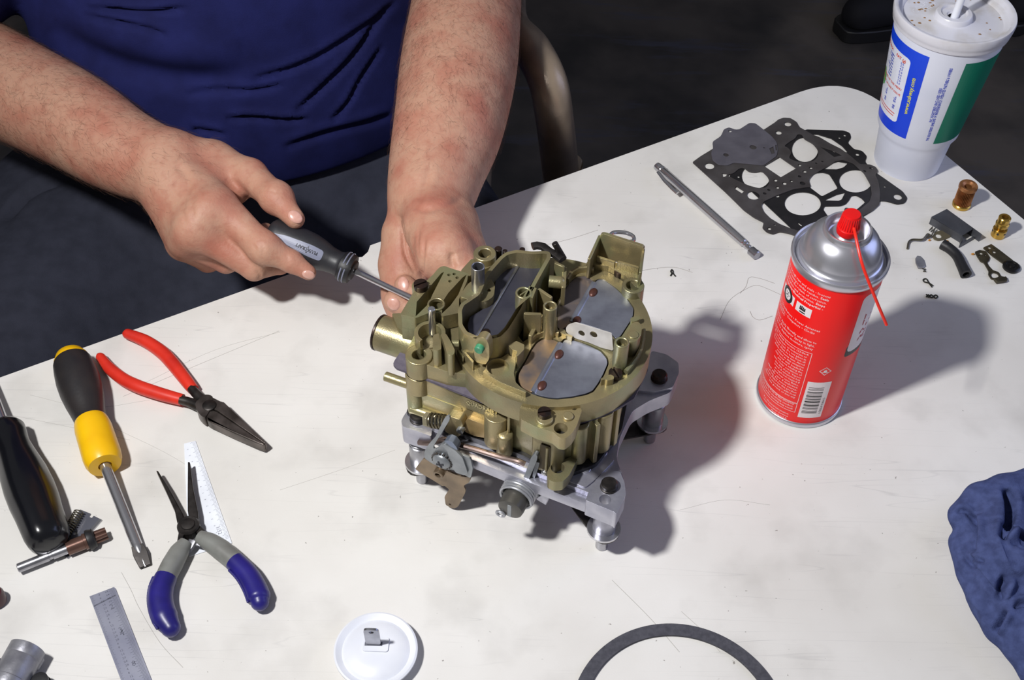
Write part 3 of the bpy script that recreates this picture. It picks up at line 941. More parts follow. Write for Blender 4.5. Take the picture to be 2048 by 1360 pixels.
# black nut-driver handle at the left edge
a = U(14, 866, .0150); b = U(98, 1084, .0158); ax = nrm(b - a); L = np.linalg.norm(b - a)
nd = thing('black_handled_driver', 'glossy black tapered driver handle at the left edge of table', 'driver', (a + b) / 2 * [1, 1, 0])
mb = MB()
fr = axisframe(a, ax)
prof = [(-.008, .004), (-.0065, .0115), (-.002, .0138), (.006, .0135), (.014, .0128), (.026, .0140), (.042, .0162), (.058, .0172), (.072, .0170), (.084, .0160), (L - .008, .0152), (L - .002, .0140), (L + .003, .0105), (L + .0042, .004)]
V = []; F = []; n = 48
for h, r in prof:
    fac = max(0, min(1, (h - .012) / .02)) * .07
    for k in range(n):
        t = 2 * PI * k / n
        rr = r * (1 + fac * (math.cos(3 * t + .6) * .55 + math.cos(6 * t + 1.2) * .35))
        V.append(fr(rr * math.cos(t), rr * math.sin(t), h))
for i in range(len(prof) - 1):
    for k in range(n): F.append((i * n + k, i * n + (k + 1) % n, (i + 1) * n + (k + 1) % n, (i + 1) * n + k))
F.append(tuple(range(n))); F.append(tuple((len(prof) - 1) * n + k for k in range(n)))
mb.add(V, F); mb.build('handle', blackpl, nd, ang=1.)
MB().cyl(a - ax * .006, a - ax * .11 - [0, 0, .006], .0042).build('shaft', chrome, nd)

# red handled pliers
C6 = lambda pts: cr(0, 640, 3.657, pts)
pl = thing('red_pliers', 'long nosed pliers with red dipped handles, spread open', 'pliers', U(410, 800))
redv = M('red_vinyl', (214, 50, 34), .38, col2=(190, 38, 28), vscale=50, vlo=.45, vhi=.75)
def hand(pts, rad, z, mat, parent, name='handle', sx=1., n=6):
    P = [U(p[0], p[1], zz) for p, zz in zip(pts, z)]
    P = spline(P, n)
    R_ = np.interp(np.linspace(0, 1, len(P)), np.linspace(0, 1, len(rad)), rad)
    R_ = list(R_)
    t = nrm(P[-1] - P[-2])
    E0, R0 = P[-1], R_[-1]
    if name != 'tang' and name != 'grey_sleeve' and name != 'handle':
        for q, f in ((.35, .94), (.65, .76), (.88, .48), (1., .12)): P.append(E0 + t * R0 * q); R_.append(R0 * f)
    return MB().tube(P, R_, 16, sx=sx, up=(0, 0, 1)).build(name, mat, parent, ang=1.)
hand(C6([(912, 92), (930, 100), (1060, 152), (1180, 232), (1258, 312), (1330, 402), (1385, 472), (1415, 510)]), [.0015, .0042, .0052, .0056, .0056, .0053, .0050, .0044], [.0058] * 4 + [.0065] * 4, redv, pl)
hand(C6([(716, 250), (735, 272), (800, 352), (900, 432), (1000, 482), (1100, 518), (1210, 552), (1335, 585)]), [.0012, .0038, .0048, .0052, .0054, .0054, .0052, .0047], [.0055] * 4 + [.0065] * 4, redv, pl)
hand(C6([(1400, 500), (1440, 545), (1500, 600)]), [.0036, .0038, .0046], [.0075] * 3, dsteel, pl, 'tang')
hand(C6([(1320, 585), (1380, 600), (1470, 635)]), [.0036, .0038, .0046], [.0075] * 3, dsteel, pl, 'tang')
jawm = M('jaw_steel', (112, 104, 100), .34, .75, col2=(70, 64, 60), vscale=70)
def jaw(px, z0, z1, ridge=None, name='jaw', parent=pl, mat=None, bev=.0012):
    MB().plate(px, z0, z1).build(name, mat or jawm, parent, bevel=bev)
jaw(rnd(C6([(1425, 605), (1492, 545), (1530, 545), (1560, 560), (1545, 640), (1500, 715), (1475, 705), (1440, 665)]), 6), .002, .0125, name='joint')
jaw(C6([(1548, 560), (1612, 592), (1640, 600), (1780, 735), (1945, 893), (1942, 905), (1600, 668), (1540, 640)]), .003, .0118)
jaw(C6([(1500, 690), (1535, 648), (1600, 674), (1940, 908), (1925, 914), (1870, 895), (1700, 820), (1545, 748), (1515, 730)]), .002, .0112)
p = U(*C6([(1530, 625)])[0], .0125); MB().lathe(p, (0, 0, 1), [(.0052, -.002), (.0052, .0006), (.0040, .0012)], 24).build('pivot', dsteel, pl)

# blue handled needle-nose pliers
C7 = lambda pts: cr(0, 980, 3.579, pts)
bp = thing('blue_pliers', 'needle nose pliers with blue and grey handles, jaws open', 'pliers', U(376, 1050))
bluev = M('blue_grip', (38, 32, 118), .36, col2=(30, 26, 98), vscale=60)
greyv = M('grey_grip', (130, 132, 128), .42, col2=(112, 112, 108), vscale=60)
lp = C7([(1330, 375), (1285, 440), (1235, 530), (1190, 620), (1152, 720), (1150, 820), (1180, 915), (1222, 985)])
rp = C7([(1425, 335), (1500, 372), (1585, 430), (1680, 510), (1765, 600), (1820, 690), (1852, 770), (1860, 800)])
hand(lp[:5], [.0048, .0068, .0074, .0072, .0070], [.0085] * 5, greyv, bp, 'grey_sleeve')
hand(lp[3:], [.0076, .0086, .0088, .0088, .0066], [.0085] * 5, bluev, bp, 'blue_grip')
hand(rp[:5], [.0048, .0066, .0074, .0072, .0070], [.0085] * 5, greyv, bp, 'grey_sleeve')
hand(rp[3:], [.0072, .0078, .0080, .0082, .0064], [.0085] * 5, bluev, bp, 'blue_grip')
for pts, ang in ((lp[3:], -1), (rp[3:], 1)):      # knobbly outer edge of each grip
    mb = MB()
    P = spline([U(p[0], p[1], .0085) for p in pts], 6)
    for i in range(2, len(P) - 3):
        t = nrm(P[i + 1] - P[i]); s = nrm(np.cross(t, [0, 0, 1])) * (1 if ang > 0 else -1) * (-1 if ang > 0 else 1)
        for q in (0, .5):
            c = P[i] * (1 - q) + P[i + 1] * q
            mb.ball(c - s * .0076 * (1 if ang > 0 else -1) * (1 if ang > 0 else -1) + [0, 0, .0022], .0011, n=8, m=5)
    mb.build('grip_bumps', bluev, bp)
MB().plate(rnd([(361, 1046), (372, 1038), (380, 1050), (366, 1072), (362, 1092), (371, 1094), (352, 1096), (356, 1072)], 3), .004, .011).build('arm', dsteel, bp, bevel=.0006)
MB().plate(rnd([(384, 1040), (394, 1036), (397, 1048), (414, 1066), (406, 1080), (396, 1068), (386, 1056)], 3), .003, .010).build('arm', dsteel, bp, bevel=.0006)
MB().plate([(311.5, 939), (316, 941), (341, 981), (366, 1027), (373, 1046), (356, 1052), (353, 1040), (349, 1020), (330, 978)], .004, .011).build('jaw', dsteel, bp, bevel=.001)
MB().plate([(375.5, 923), (379.5, 923), (386, 975), (396, 1024), (397, 1038), (388, 1052), (378, 1040), (375, 1020), (375, 975)], .003, .0105).build('jaw', dsteel, bp, bevel=.001)
c = U(376, 1049, .012)
MB().lathe(c, (0, 0, 1), [(.0080, -.009), (.0080, -.001), (.0070, .0004), (.0050, .0002), (.0046, .0012), (.0020, .0016)], 28).build('pivot', dsteel, bp)
MB().tube([U(372, 1103, .006), U(380, 1092, .007), U(386, 1081, .008)], .0016, 8, sx=2.2).build('leaf_spring', steel, bp)
MB().tube([U(386, 1080, .008), U(394, 1087, .007), U(407, 1091, .006)], .0010, 8, sx=2.2).build('leaf_spring', steel, bp)

# rulers
def flat(name, label, cat, px, z0, z1, mat, **k):
    pts = np.array([U(p[0], p[1], z1) for p in px])
    t = thing(name, label, cat, (pts[:, 0].mean(), pts[:, 1].mean(), z0))
    MB().plate(px, z0, z1).build(k.get('part', 'blade'), mat, t, bevel=.0001, smooth=False)
    return t
wpl = M('white_gauge_plastic', (236, 240, 248), .4)
wr = flat('plastic_ruler', 'thin white wedge-shaped ruler underneath the blue pliers', 'ruler', [(368, 887), (391, 881.5), (464, 1086), (378, 1113)], .0002, .0008, wpl)
def linefr(p0, p1, z):
    A = U(*p0, z); B = U(*p1, z); return FR(A, B - A, np.cross([0, 0, 1], B - A)), np.linalg.norm(B - A)
fr, L = linefr((391, 881.5), (464, 1086), .00085)
mb = MB()
for i in range(80):
    x = L * (i + .5) / 84; l = .0026 if i % 4 else .0040
    rect(mb, fr, x, -.0004 - l, x + .0002, -.0004, 1)
for i in range(14): put_text(mb, str((i * 3) % 10), .0020, lambda u, v: fr(u, v), L * (i + 1) / 16, -.0068, rot=PI)
put_text(mb, '1/32', .0042, lambda u, v: fr(u, v), L * .82, -.0068, rot=0)
mb.build('markings', M('pale_ink', (120, 122, 140), .6), wr, smooth=False)
alu = M('brushed_aluminium', (168, 170, 186), .36, .55, col2=(150, 152, 172), vscale=40, aniso=(1, 1, 1))
sr = flat('steel_ruler', 'wide brushed steel ruler with fine graduations at bottom left', 'ruler', [(178.8, 1192.5), (228, 1174), (231, 1177), (326, 1417), (263, 1417)], .0002, .0010, alu)
fr, L = linefr((178.8, 1192.5), (263, 1417), .00105)
W_ = np.dot(U(228, 1174, .00105) - fr.O, fr.y)
mb = MB()
for i in range(96):
    x = L * (i + 1) / 97; l = (.0040, .0024, .0030, .0024)[i % 4]
    rect(mb, fr, x, W_ - .0004 - l * 1.3, x + .00022, W_ - .0004, 1)
    rect(mb, fr, x, .0005, x + .00018, .0005 + l * .5, 1)
for i in range(30): put_text(mb, ['4', '8', '12', '16', '20', '24', '28'][i % 7], .0024, fr, L * (i + 1) / 31, W_ * .33, rot=PI / 2)
for i, s in enumerate(['2', '3', '4', '8', '5']): put_text(mb, s, .0062, fr, (L * .185, L * .40, L * .43, L * .70, L * .9)[i], W_ * .56, rot=PI / 2 * 0 + PI / 2)
for k in range(4): put_text(mb, '64', .0022, fr, .003 + k * .0028, W_ * .6, rot=PI / 2)
x = L * .092
polyfill(mb, fr, [(x, .0004), (x + .0010, .0004), (x - .0004, W_ - .001), (x - .0012, W_ - .001)])
mb.build('markings', M('etched_ink', (92, 94, 108), .6), sr, smooth=False)

# hand-held telescoping magnet
mg = thing('pickup_magnet', 'chrome telescoping pickup pen lying left of the gaskets', 'tool', U(1420, 425))
a = U(1316, 334, .0045); b = U(1487, 486, .0042); c = U(1501, 500, .0042); d = U(1517, 514, .0048)
mb = MB(); x = nrm(b - a); L = np.linalg.norm(b - a)
mb.lathe(a, x, [(.0020, -.003), (.0036, -.002), (.0040, 0), (.0040, .006), (.0037, .0065), (.0040, .007), (.0040, L * .55), (.0039, L * .9), (.0036, L), (.0026, L + .001)], 28)
pen = mb.build('barrel', chrome, mg)
mb = MB(); mb.lathe(b, nrm(c - b), [(.0026, 0), (.0026, .003), (.0030, .0035), (.0022, .0042), (.0022, .0075), (.0016, .008), (.0016, np.linalg.norm(c - b) + .001)], 20); mb.build('inner_section', chrome, mg)
mb = MB(); mb.lathe(c, nrm(d - c), [(.0030, 0), (.0042, .0008), (.0042, .0085), (.0036, .0092)], 24); mb.build('magnet_head', steel, mg)
cl = [U(1316, 344, .0085), U(1330, 362, .0100), U(1345, 378, .0092), U(1355, 386, .0085)]
MB().tube(cl, [.0010, .0012, .0011, .0014], 8, sx=1.6, up=(0, 0, 1)).build('clip', chrome, mg)
for q in (0.02,):
    MB().lathe(a + x * .004, x, [(.0041, 0), (.0043, .0004), (.0043, .0014), (.0041, .0018)], 24).build('ring', chrome, mg)

# white plug-shaped cap with a metal tongue
cc = U(752, 1302, .007)
wc = thing('white_disc_cap', 'round white plastic cap with an upright metal blade, bottom edge', 'cap', (cc[0], cc[1], 0))
MB().lathe((cc[0], cc[1], 0), (0, 0, 1), [(.012, 0), (.020, .0005), (.0262, .0055), (.0276, .0078), (.0276, .0092), (.0264, .0098), (.0250, .0090), (.0225, .0076), (.0212, .0086), (.0190, .0100), (.012, .0112), (.004, .0115)], 72).build('disc', white_pl, wc, ang=.8)
fr = FR((cc[0], cc[1], .0108), (1, -.02, 0), (0, 1, 0))
MB().prism(fr, rnd([(-.0085, -.0030), (.0085, -.0030), (.0085, .0075), (-.0085, .0075)], .002), 0, .0016).build('boss', white_pl, wc, bevel=.0005)
bfr = FR(fr(-.0015, .0022, .0016), (1, -.02, 0), (-.0, -.06, 1))
MB().prism(bfr, rnd([(-.0050, 0), (.0050, 0), (.0050, .0225), (-.0050, .0225)], .0035), -.0008, .0008, [[(-.0016 + .0016 * math.cos(t) + .0016, .0188 + .0016 * math.sin(t)) for t in np.linspace(0, 2 * PI, 17)[:-1]]]).build('tongue', steel, wc, bevel=.0002)
MB().prism(FR(fr(-.0015, .0022, .0017)), [(-.0058, -.0014), (.0058, -.0014), (.0058, .0014), (-.0058, .0014)], -.0006, .0001).build('slot', M('slot_shade', (96, 98, 110), .6), wc, smooth=False)  # flat patch; the slot's shade is put into its grey

# ring gasket cut by the bottom edge
gm = M('grey_gasket_fibre', (74, 74, 82), .8, col2=(60, 60, 68), vscale=300, bump=.5, bscale=900)
gc = U(1359, 1447)
rg = thing('ring_gasket', 'plain grey fibre ring gasket at the bottom edge', 'gasket', (gc[0], gc[1], 0))
MB().lathe((gc[0], gc[1], 0), (0, 0, 1), [(.0615, .0003), (.0702, .0003), (.0702, .0022), (.0615, .0022), (.0615, .0003)], 120, False).build('ring', gm, rg, ang=.5)

# small carburettor piston, spring and blade by the black handle
C8 = lambda pts: cr(0, 820, 4.0, pts)
pz = .0062
pp = thing('pump_piston', 'brown and silver pump piston with a black rubber ring', 'piston', U(150, 1090))
A0 = U(*C8([(140, 1268)])[0], pz); A1 = U(*C8([(855, 985)])[0], pz); x = nrm(A1 - A0); L = np.linalg.norm(A1 - A0)
brown = M('brown_plated_metal', (112, 84, 74), .25, .6, col2=(92, 68, 60), vscale=50)
st = L * .545
MB().lathe(A0, x, [(.0026, 0), (.0034, .0006), (.0035, st * .63), (.0030, st * .64), (.0030, st * .70), (.0036, st * .71), (.0036, st)], 24).build('rod', steel, pp)
MB().lathe(A0, x, [(.0034, st), (.0052, st + .0003), (.0052, st + (L - st) * .42), (.0060, st + (L - st) * .43), (.0060, st + (L - st) * .50), (.0048, st + (L - st) * .52)], 28).build('sleeve', brown, pp)
MB().lathe(A0, x, [(.0058, st + (L - st) * .50), (.0074, st + (L - st) * .52), (.0076, st + (L - st) * .58), (.0068, st + (L - st) * .66), (.0072, st + (L - st) * .68), (.0060, st + (L - st) * .71)], 28).build('rubber_ring', blackrub, pp)
mb = MB()
for k in range(4):
    t = PI / 4 + k * PI / 2; f2 = axisframe(A0, x)
    p = f2(.0026 * math.cos(t), .0026 * math.sin(t), st + (L - st) * .70); mb.cyl(p, p + x * ((L - st) * .30), .0022, .0020, 12)
mb.cyl(A0 + x * (st + (L - st) * .7), A0 + x * (L * .98), .0022, n=12)
mb.build('split_end', brown, pp)
def coil(A, B, r, wr, turns, n=14):
    f2 = axisframe(A, np.asarray(B) - np.asarray(A)); L = np.linalg.norm(np.asarray(B) - np.asarray(A))
    return [f2(r * math.cos(2 * PI * k / n), r * math.sin(2 * PI * k / n), L * k / (n * turns)) for k in range(int(n * turns) + 1)]
cs = thing('coil_spring', 'thin steel coil spring standing out beside the black handle', 'spring', U(140, 1055))
MB().tube(coil(U(121, 1088, .0045), U(159, 1022, .0045), .0033, .0004, 15), .00042, 6).build('coil', M('spring_steel', (120, 112, 92), .3, .8), cs)
kb = thing('notched_blade', 'small notched grey metal blade under the coil spring', 'blade', U(170, 1060))
MB().plate(C8([(640, 795), (725, 828), (712, 855), (735, 862), (750, 845), (800, 870), (812, 878), (540, 1182), (515, 1165), (470, 1085)]), .0003, .0011, [(*C8([(600, 985)])[0], .0014)]).build('plate', M('blade_grey', (120, 122, 134), .3, .6), kb, bevel=.0001, smooth=False)
MB().plate(C8([(795, 868), (816, 878), (546, 1186), (528, 1180)]), .0002, .0013).build('ground_edge', steel, kb, smooth=False)

# silver cylinder assembly, bottom left corner
CB = lambda pts: cr(0, 1160, 6.8, pts)
zinc = M('zinc_casting', (150, 150, 156), .38, .5, col2=(120, 120, 128), vscale=90, bump=.25, bscale=500)
va = thing('silver_valve_body', 'silver cylindrical valve body cut by the bottom left corner', 'valve', U(30, 1340))
A0 = U(*CB([(385, 920)])[0], .0125); A1 = U(*CB([(110, 1420)])[0], .0125); x = nrm(A1 - A0); L = np.linalg.norm(A1 - A0)
MB().lathe(A0, x, [(.0105, 0), (.0118, .0006), (.0118, .0075), (.0116, .0080), (.0118, .0085), (.0118, .0235), (.0122, .024), (.0122, .030), (.0118, .031), (.0118, L + .02)], 48).build('barrel', zinc, va)
MB().lathe(A0, -x, [(.0030, 0), (.0030, .0026), (.0020, .0032)], 16).build('stem', steel, va)
B0 = A0 + x * .012 - nrm(np.cross([0, 0, 1], x)) * .0165; B0[2] = .009
MB().lathe(B0, x, [(.0070, 0), (.0082, .0015), (.0082, .05)], 32).build('side_boss', zinc, va)
MB().plate(CB([(505, 990), (575, 1005), (480, 1160), (440, 1170), (330, 1360), (250, 1360), (400, 1120)]), .004, .012).build('flange', zinc, va, bevel=.0008)
db = thing('dark_fitting', 'small black ribbed fitting at the bottom left edge', 'fitting', U(88, 1376))
MB().lathe(U(88, 1376, 0), (0, 0, 1), [(.005, 0), (.006, .002), (.006, .006), (.0045, .0064), (.0045, .0085), (.0055, .009), (.0055, .0115), (.003, .012)], 24).build('body', blackrub, db)
db = thing('maroon_knob', 'dark maroon round knob peeking in at the left edge', 'knob', U(-12, 1190))
c = U(-13, 1190, .010)
MB().lathe((c[0], c[1], 0), (0, 0, 1), [(.005, 0), (.0065, .002), (.0068, .010), (.0058, .013), (.003, .014)], 32).build('body', M('maroon_plastic', (70, 26, 36), .35), db)
# ---------------------------------------------------------------- carburettor gaskets by the cup
C4 = lambda pts: cr(1280, 210, 3.657, pts)
def hole4(x, y, r): return (*C4([(x, y)])[0], r / 3.657 / 2130)
def ell4(x, y, rx, ry, z, n=36):
    return [C4([(x + rx * math.cos(t), y + ry * math.sin(t))])[0] for t in np.linspace(0, 2 * PI, n + 1)[:-1]]
gblack = M('black_gasket', (30, 28, 30), .5, col2=(22, 21, 23), vscale=120)
gmain = M('charcoal_gasket', (70, 67, 68), .62, col2=(54, 50, 50), vscale=50, bump=.2, bscale=700)
gtop = M('purple_grey_gasket', (90, 88, 97), .62, col2=(80, 78, 87), vscale=90)
def gasket(name, label, outline, holes, z0, z1, mat, r=8, sp=True):
    pts = rnd(C4(outline), r / 3.657, 4)
    P = np.array([U(p[0], p[1], z1) for p in pts])
    t = thing(name, label, 'gasket', (P[:, 0].mean(), P[:, 1].mean(), z0))
    MB().plate(pts, z0, z1, holes).build('sheet', mat, t, bevel=.00015, smooth=False, seg=1)
    return t
gasket('black_gasket', 'thin black gasket with big round holes, lowest of the gasket pile',
    [(1215, 178), (1490, 186), (1535, 203), (1544, 240), (1518, 275), (1565, 322), (1625, 335), (1660, 375), (1645, 415), (1720, 490), (1800, 545), (1920, 630), (1957, 680), (1938, 716), (1885, 726), (1800, 702), (1720, 700), (1700, 775), (1560, 860), (1330, 960), (1180, 930), (1105, 900), (905, 712), (760, 580), (650, 520), (760, 440), (1000, 300)],
    [ell4(1190, 721, 133, 85, 0), ell4(1576, 556, 120, 83, 0), ell4(1206, 326, 96, 90, 0), ell4(848, 520, 104, 90, 0),
     rnd(C4([(1236, 530), (1285, 497), (1340, 492), (1385, 505), (1420, 560), (1448, 608), (1330, 668), (1240, 600)]), 4),
     rnd(C4([(1348, 697), (1440, 655), (1500, 640), (1475, 690), (1455, 700)]), 1.5),
     rnd(C4([(1530, 695), (1545, 665), (1580, 660), (1620, 680), (1648, 710), (1590, 760), (1500, 800), (1430, 860), (1390, 835), (1340, 765), (1350, 740), (1465, 738), (1505, 725)]), 3),
     rnd(C4([(1240, 212), (1300, 214), (1400, 245), (1480, 300), (1520, 345), (1420, 345), (1330, 290)]), 2),
     rnd(C4([(1345, 468), (1400, 428), (1450, 412), (1520, 425), (1490, 455), (1440, 470)]), 2),
     rnd(C4([(1150, 862), (1165, 862), (1190, 882), (1178, 886)]), .8),
     hole4(1590, 362, 14), hole4(1885, 672, 30), hole4(1790, 597, 8), hole4(1497, 222, 10), hole4(1458, 240, 9), hole4(1005, 665, 14), hole4(720, 525, 9),
     C4([(1020, 378), (1142, 462), (1030, 528), (906, 446)]), hole4(992, 550, 13), hole4(1057, 573, 15), hole4(1108, 556, 10), hole4(1006, 603, 12), hole4(1168, 440, 12), hole4(1250, 460, 12), hole4(1205, 486, 13)], .0003, .0011, gblack, 14)
gasket('charcoal_gasket', 'large dark grey gasket with square centre hole and slot openings',
    [(383, 418), (440, 376), (540, 315), (700, 250), (905, 180), (985, 128), (1012, 105), (1050, 92), (1100, 95), (1142, 120), (1165, 160), (1205, 182), (1260, 215), (1315, 235), (1390, 280), (1470, 320), (1540, 372), (1610, 432), (1680, 434), (1722, 450), (1742, 482), (1722, 510), (1745, 560), (1757, 640), (1752, 725), (1700, 772), (1620, 815), (1540, 870), (1400, 950), (1250, 985), (1140, 955), (1080, 935), (1020, 925), (970, 942), (925, 928), (895, 898), (905, 858), (830, 820), (760, 770), (700, 710), (620, 632), (540, 560), (465, 492)],
    [rnd(C4([(885, 735), (905, 705), (1000, 660), (1130, 612), (1190, 605), (1215, 600), (1250, 598), (1232, 548), (1262, 508), (1350, 462), (1430, 408), (1490, 400), (1560, 425), (1640, 500), (1685, 580), (1695, 650), (1680, 705), (1600, 770), (1500, 748), (1492, 770), (1520, 800), (1440, 820), (1415, 840), (1330, 900), (1200, 930), (1110, 905), (1020, 868), (950, 825), (905, 780)]), 4),
     rnd(C4([(1052, 300), (1095, 268), (1140, 240), (1150, 212), (1188, 212), (1196, 245), (1262, 280), (1302, 326), (1306, 372), (1275, 408), (1215, 420), (1140, 412), (1085, 388), (1112, 345), (1080, 310)]), 6),
     rnd(C4([(632, 512), (690, 496), (720, 465), (760, 455), (790, 485), (840, 492), (890, 480), (940, 530), (948, 570), (920, 606), (870, 608), (800, 590), (720, 556)]), 6),
     C4([(1020, 378), (1142, 462), (1030, 528), (906, 446)]),
     C4([(703, 592), (762, 630), (745, 645), (690, 610)]),
     rnd(C4([(1310, 300), (1340, 310), (1420, 335), (1482, 368), (1420, 380)]), 1.5),
     rnd(C4([(597, 498), (637, 500), (630, 520), (605, 528)]), 1),
     hole4(507, 445, 36), hole4(1080, 138, 28), hole4(1013, 201, 24), hole4(828, 660, 46), hole4(1168, 440, 13), hole4(1250, 460, 14), hole4(1205, 486, 15), hole4(1290, 425, 9), hole4(1335, 412, 9), hole4(992, 550, 15), hole4(1057, 573, 17), hole4(1108, 556, 12), hole4(1006, 603, 14), hole4(943, 620, 12), hole4(913, 646, 13), hole4(1168, 521, 13), hole4(1190, 572, 20), hole4(945, 903, 14), hole4(985, 875, 8), hole4(1645, 482, 11), hole4(1690, 462, 13)],
    .0013, .0021, gmain, 10)
gasket('small_grey_gasket', 'small smooth purple-grey gasket lying on top of the gasket pile',
    [(530, 268), (590, 228), (604, 200), (612, 178), (650, 162), (700, 180), (730, 176), (800, 130), (845, 133), (905, 180), (960, 225), (1000, 270), (1008, 330), (1000, 372), (905, 440), (800, 430), (690, 420), (640, 440), (575, 436), (530, 402), (520, 345), (535, 315)],
    [hole4(657, 190, 14), hole4(630, 364, 20), hole4(828, 308, 26), C4([(946, 318), (976, 302), (986, 352), (964, 360)]), C4([(1000, 290), (1004, 332), (994, 332), (990, 292)]), hole4(910, 312, 8)],
    .0023, .0030, gtop, 14)

# ---------------------------------------------------------------- small parts at the right of the table
CS = lambda pts: cr(1780, 340, 4.858, pts)
brass = M('brass', (206, 170, 86), .24, .9, col2=(176, 138, 60), vscale=90)
copper = M('bronze_filter_mesh', (176, 122, 78), .4, .6, col2=(130, 84, 50), vscale=160)
c = U(1922, 411)
bf = thing('brass_filter', 'pleated bronze fuel filter standing upright near the cup', 'filter', (c[0], c[1], 0))
mb = MB(); n = 34; V = []; F = []
for z in (.003, .022):
    for k in range(2 * n):
        a = PI * k / n; r = .0077 if k % 2 == 0 else .0064
        V.append((c[0] + r * math.cos(a), c[1] + r * math.sin(a), z))
for k in range(2 * n): F.append((k, (k + 1) % (2 * n), 2 * n + (k + 1) % (2 * n), 2 * n + k))
mb.add(V, F); mb.build('pleats', copper, bf, smooth=False)
MB().lathe((c[0], c[1], 0), (0, 0, 1), [(.006, 0), (.0082, .0004), (.0084, .003), (.0076, .0038)], 40).build('bottom_ring', brass, bf)
MB().lathe((c[0], c[1], 0), (0, 0, 1), [(.0076, .0205), (.0083, .0212), (.0084, .0238), (.0078, .0248), (.0056, .0246), (.0040, .0232), (.0034, .0228), (.0032, .015)], 40, False).build('top_cap', copper, bf)
c = U(1995, 471)
bt = thing('brass_fitting', 'shiny brass jet fitting standing upright at right table edge', 'fitting', (c[0], c[1], 0))
MB().lathe((c[0], c[1], 0), (0, 0, 1), [(.0052, 0), (.0062, .0005), (.0063, .0085), (.0058, .0092), (.0042, .0094), (.0042, .0118), (.0058, .0122), (.0060, .0150), (.0050, .0158), (.0047, .0170), (.0054, .0180), (.0054, .0215), (.0048, .0222), (.0030, .0222), (.0026, .0205), (.0024, .012)], 40, False).build('body', brass, bt)
mb = MB()
for k in range(6):
    a = k * PI / 3
    mb.cyl((c[0] + .0062 * math.cos(a), c[1] + .0062 * math.sin(a), .0062), (c[0] + .0064 * math.cos(a), c[1] + .0064 * math.sin(a), .0062), .0011, n=10)
mb.build('side_holes', ink_hole, bt)  # black discs on the skin, painted as the shade inside holes
cb = thing('channel_bracket', 'grey folded metal channel bracket with a round eyelet', 'bracket', U(1910, 462))
cgm = M('bracket_grey', (84, 86, 92), .45, .4, col2=(70, 72, 78), vscale=60)
hz_ = .0085
mb = MB()
mb.plate(CS([(402, 455), (552, 378), (800, 560), (812, 568), (700, 636)]), hz_ - .0008, hz_)
def wall(mb, p, q, z0, z1, t=.0009):
    A = U(*p, hz_); B = U(*q, hz_); fr_, L_ = FR(A, B - A, np.cross([0, 0, 1], B - A)), np.linalg.norm(B - A)
    mb.prism(fr_, [(0, 0), (L_, 0), (L_, t), (0, t)], z0 - hz_, z1 - hz_)
wall(mb, *CS([(402, 455), (700, 636)]), 0, hz_)
wall(mb, *CS([(552, 378), (402, 455)]), .0005, hz_)
wall(mb, *CS([(895, 625), (552, 378)]), 0, hz_)
wall(mb, *CS([(700, 636), (705, 660)]), 0, hz_ - .001)
wall(mb, *CS([(700, 690), (835, 610)]), 0, .004)
mb.build('channel', cgm, cb, bevel=.0002)
A = CS([(470, 640)])[0]; ca = U(*A, .0012)
MB().plate(rnd(CS([(415, 640), (440, 600), (500, 585), (540, 600), (600, 640), (560, 660), (520, 675), (470, 685), (425, 670)]), 3), .0004, .0013, [(A[0], A[1], .0028)]).build('eyelet', M('bracket_olive', (112, 104, 84), .45, .4), cb, bevel=.0001)
wl_ = thing('bent_wire_lever', 'thin bent wire lever with hooked ends beside the grey bracket', 'lever', U(1835, 475))
wirem = M('wire_steel', (104, 98, 84), .35, .7, col2=(80, 76, 66), vscale=80)
MB().tube(spline([U(x_, y_, z_) for (x_, y_), z_ in zip(CS([(170, 765), (182, 705), (215, 678), (310, 677), (345, 650), (365, 625), (392, 640), (360, 655)]), (.0012, .0018, .0025, .003, .003, .003, .003, .0025))], 6), .0010, 8).build('wire', wirem, wl_)
MB().tube([U(x_, y_, z_) for (x_, y_), z_ in zip(CS([(383, 588), (412, 552), (404, 602), (438, 566), (404, 638)]), (.003, .004, .0035, .004, .003))], .0007, 8).build('hook', wirem, wl_)
re_ = thing('rubber_elbow', 'short bent black rubber hose lying below the grey bracket', 'hose', U(1910, 520))
P = spline([U(x_, y_, .0047) for x_, y_ in CS([(512, 722), (580, 765), (650, 835), (695, 925), (738, 1015)])], 6)
RR = list(np.interp(np.linspace(0, 1, len(P)), [0, .15, .5, .8, 1], [.0048, .0046, .0043, .0045, .0050]))
mb = MB(); mb.tube(P, RR, 20, up=(0, 0, 1), cap=False)
mb.tube(P, [r * .6 for r in RR], 16, up=(0, 0, 1), cap=False)
for e, r in ((P[0], RR[0]), (P[-1], RR[-1])):
    t = nrm(P[1] - P[0]) if e is P[0] else nrm(P[-1] - P[-2])
    mb.lathe(e - t * .0002, t, [(r, 0), (r, .0004), (r * .6, .0004), (r * .6, 0), (r, 0)], 20, False)
mb.build('hose', blackrub, re_, ang=1)
tp = thing('spade_tip', 'tiny grey pointed metal tip lying left of the rubber hose', 'metal part', U(1842, 525))
MB().plate(CS([(248, 855), (265, 830), (300, 836), (330, 870), (346, 930), (318, 950), (276, 946), (252, 895)]), .0004, .0022).build('tip', zinc, tp, bevel=.0004)
MB().tube([U(*p, .0014) for p in CS([(300, 945), (320, 962), (345, 962), (325, 985), (350, 985)])], .0005, 6).build('stem', wirem, tp)
clipm = M('clip_steel', (62, 62, 56), .4, .6)
def clip(pts, label):
    P = [U(*p, .0010) for p in pts]
    t = tag(MB().tube(spline(P, 5), .0006, 6).build('spring_clip', clipm), label, 'clip')
    return t
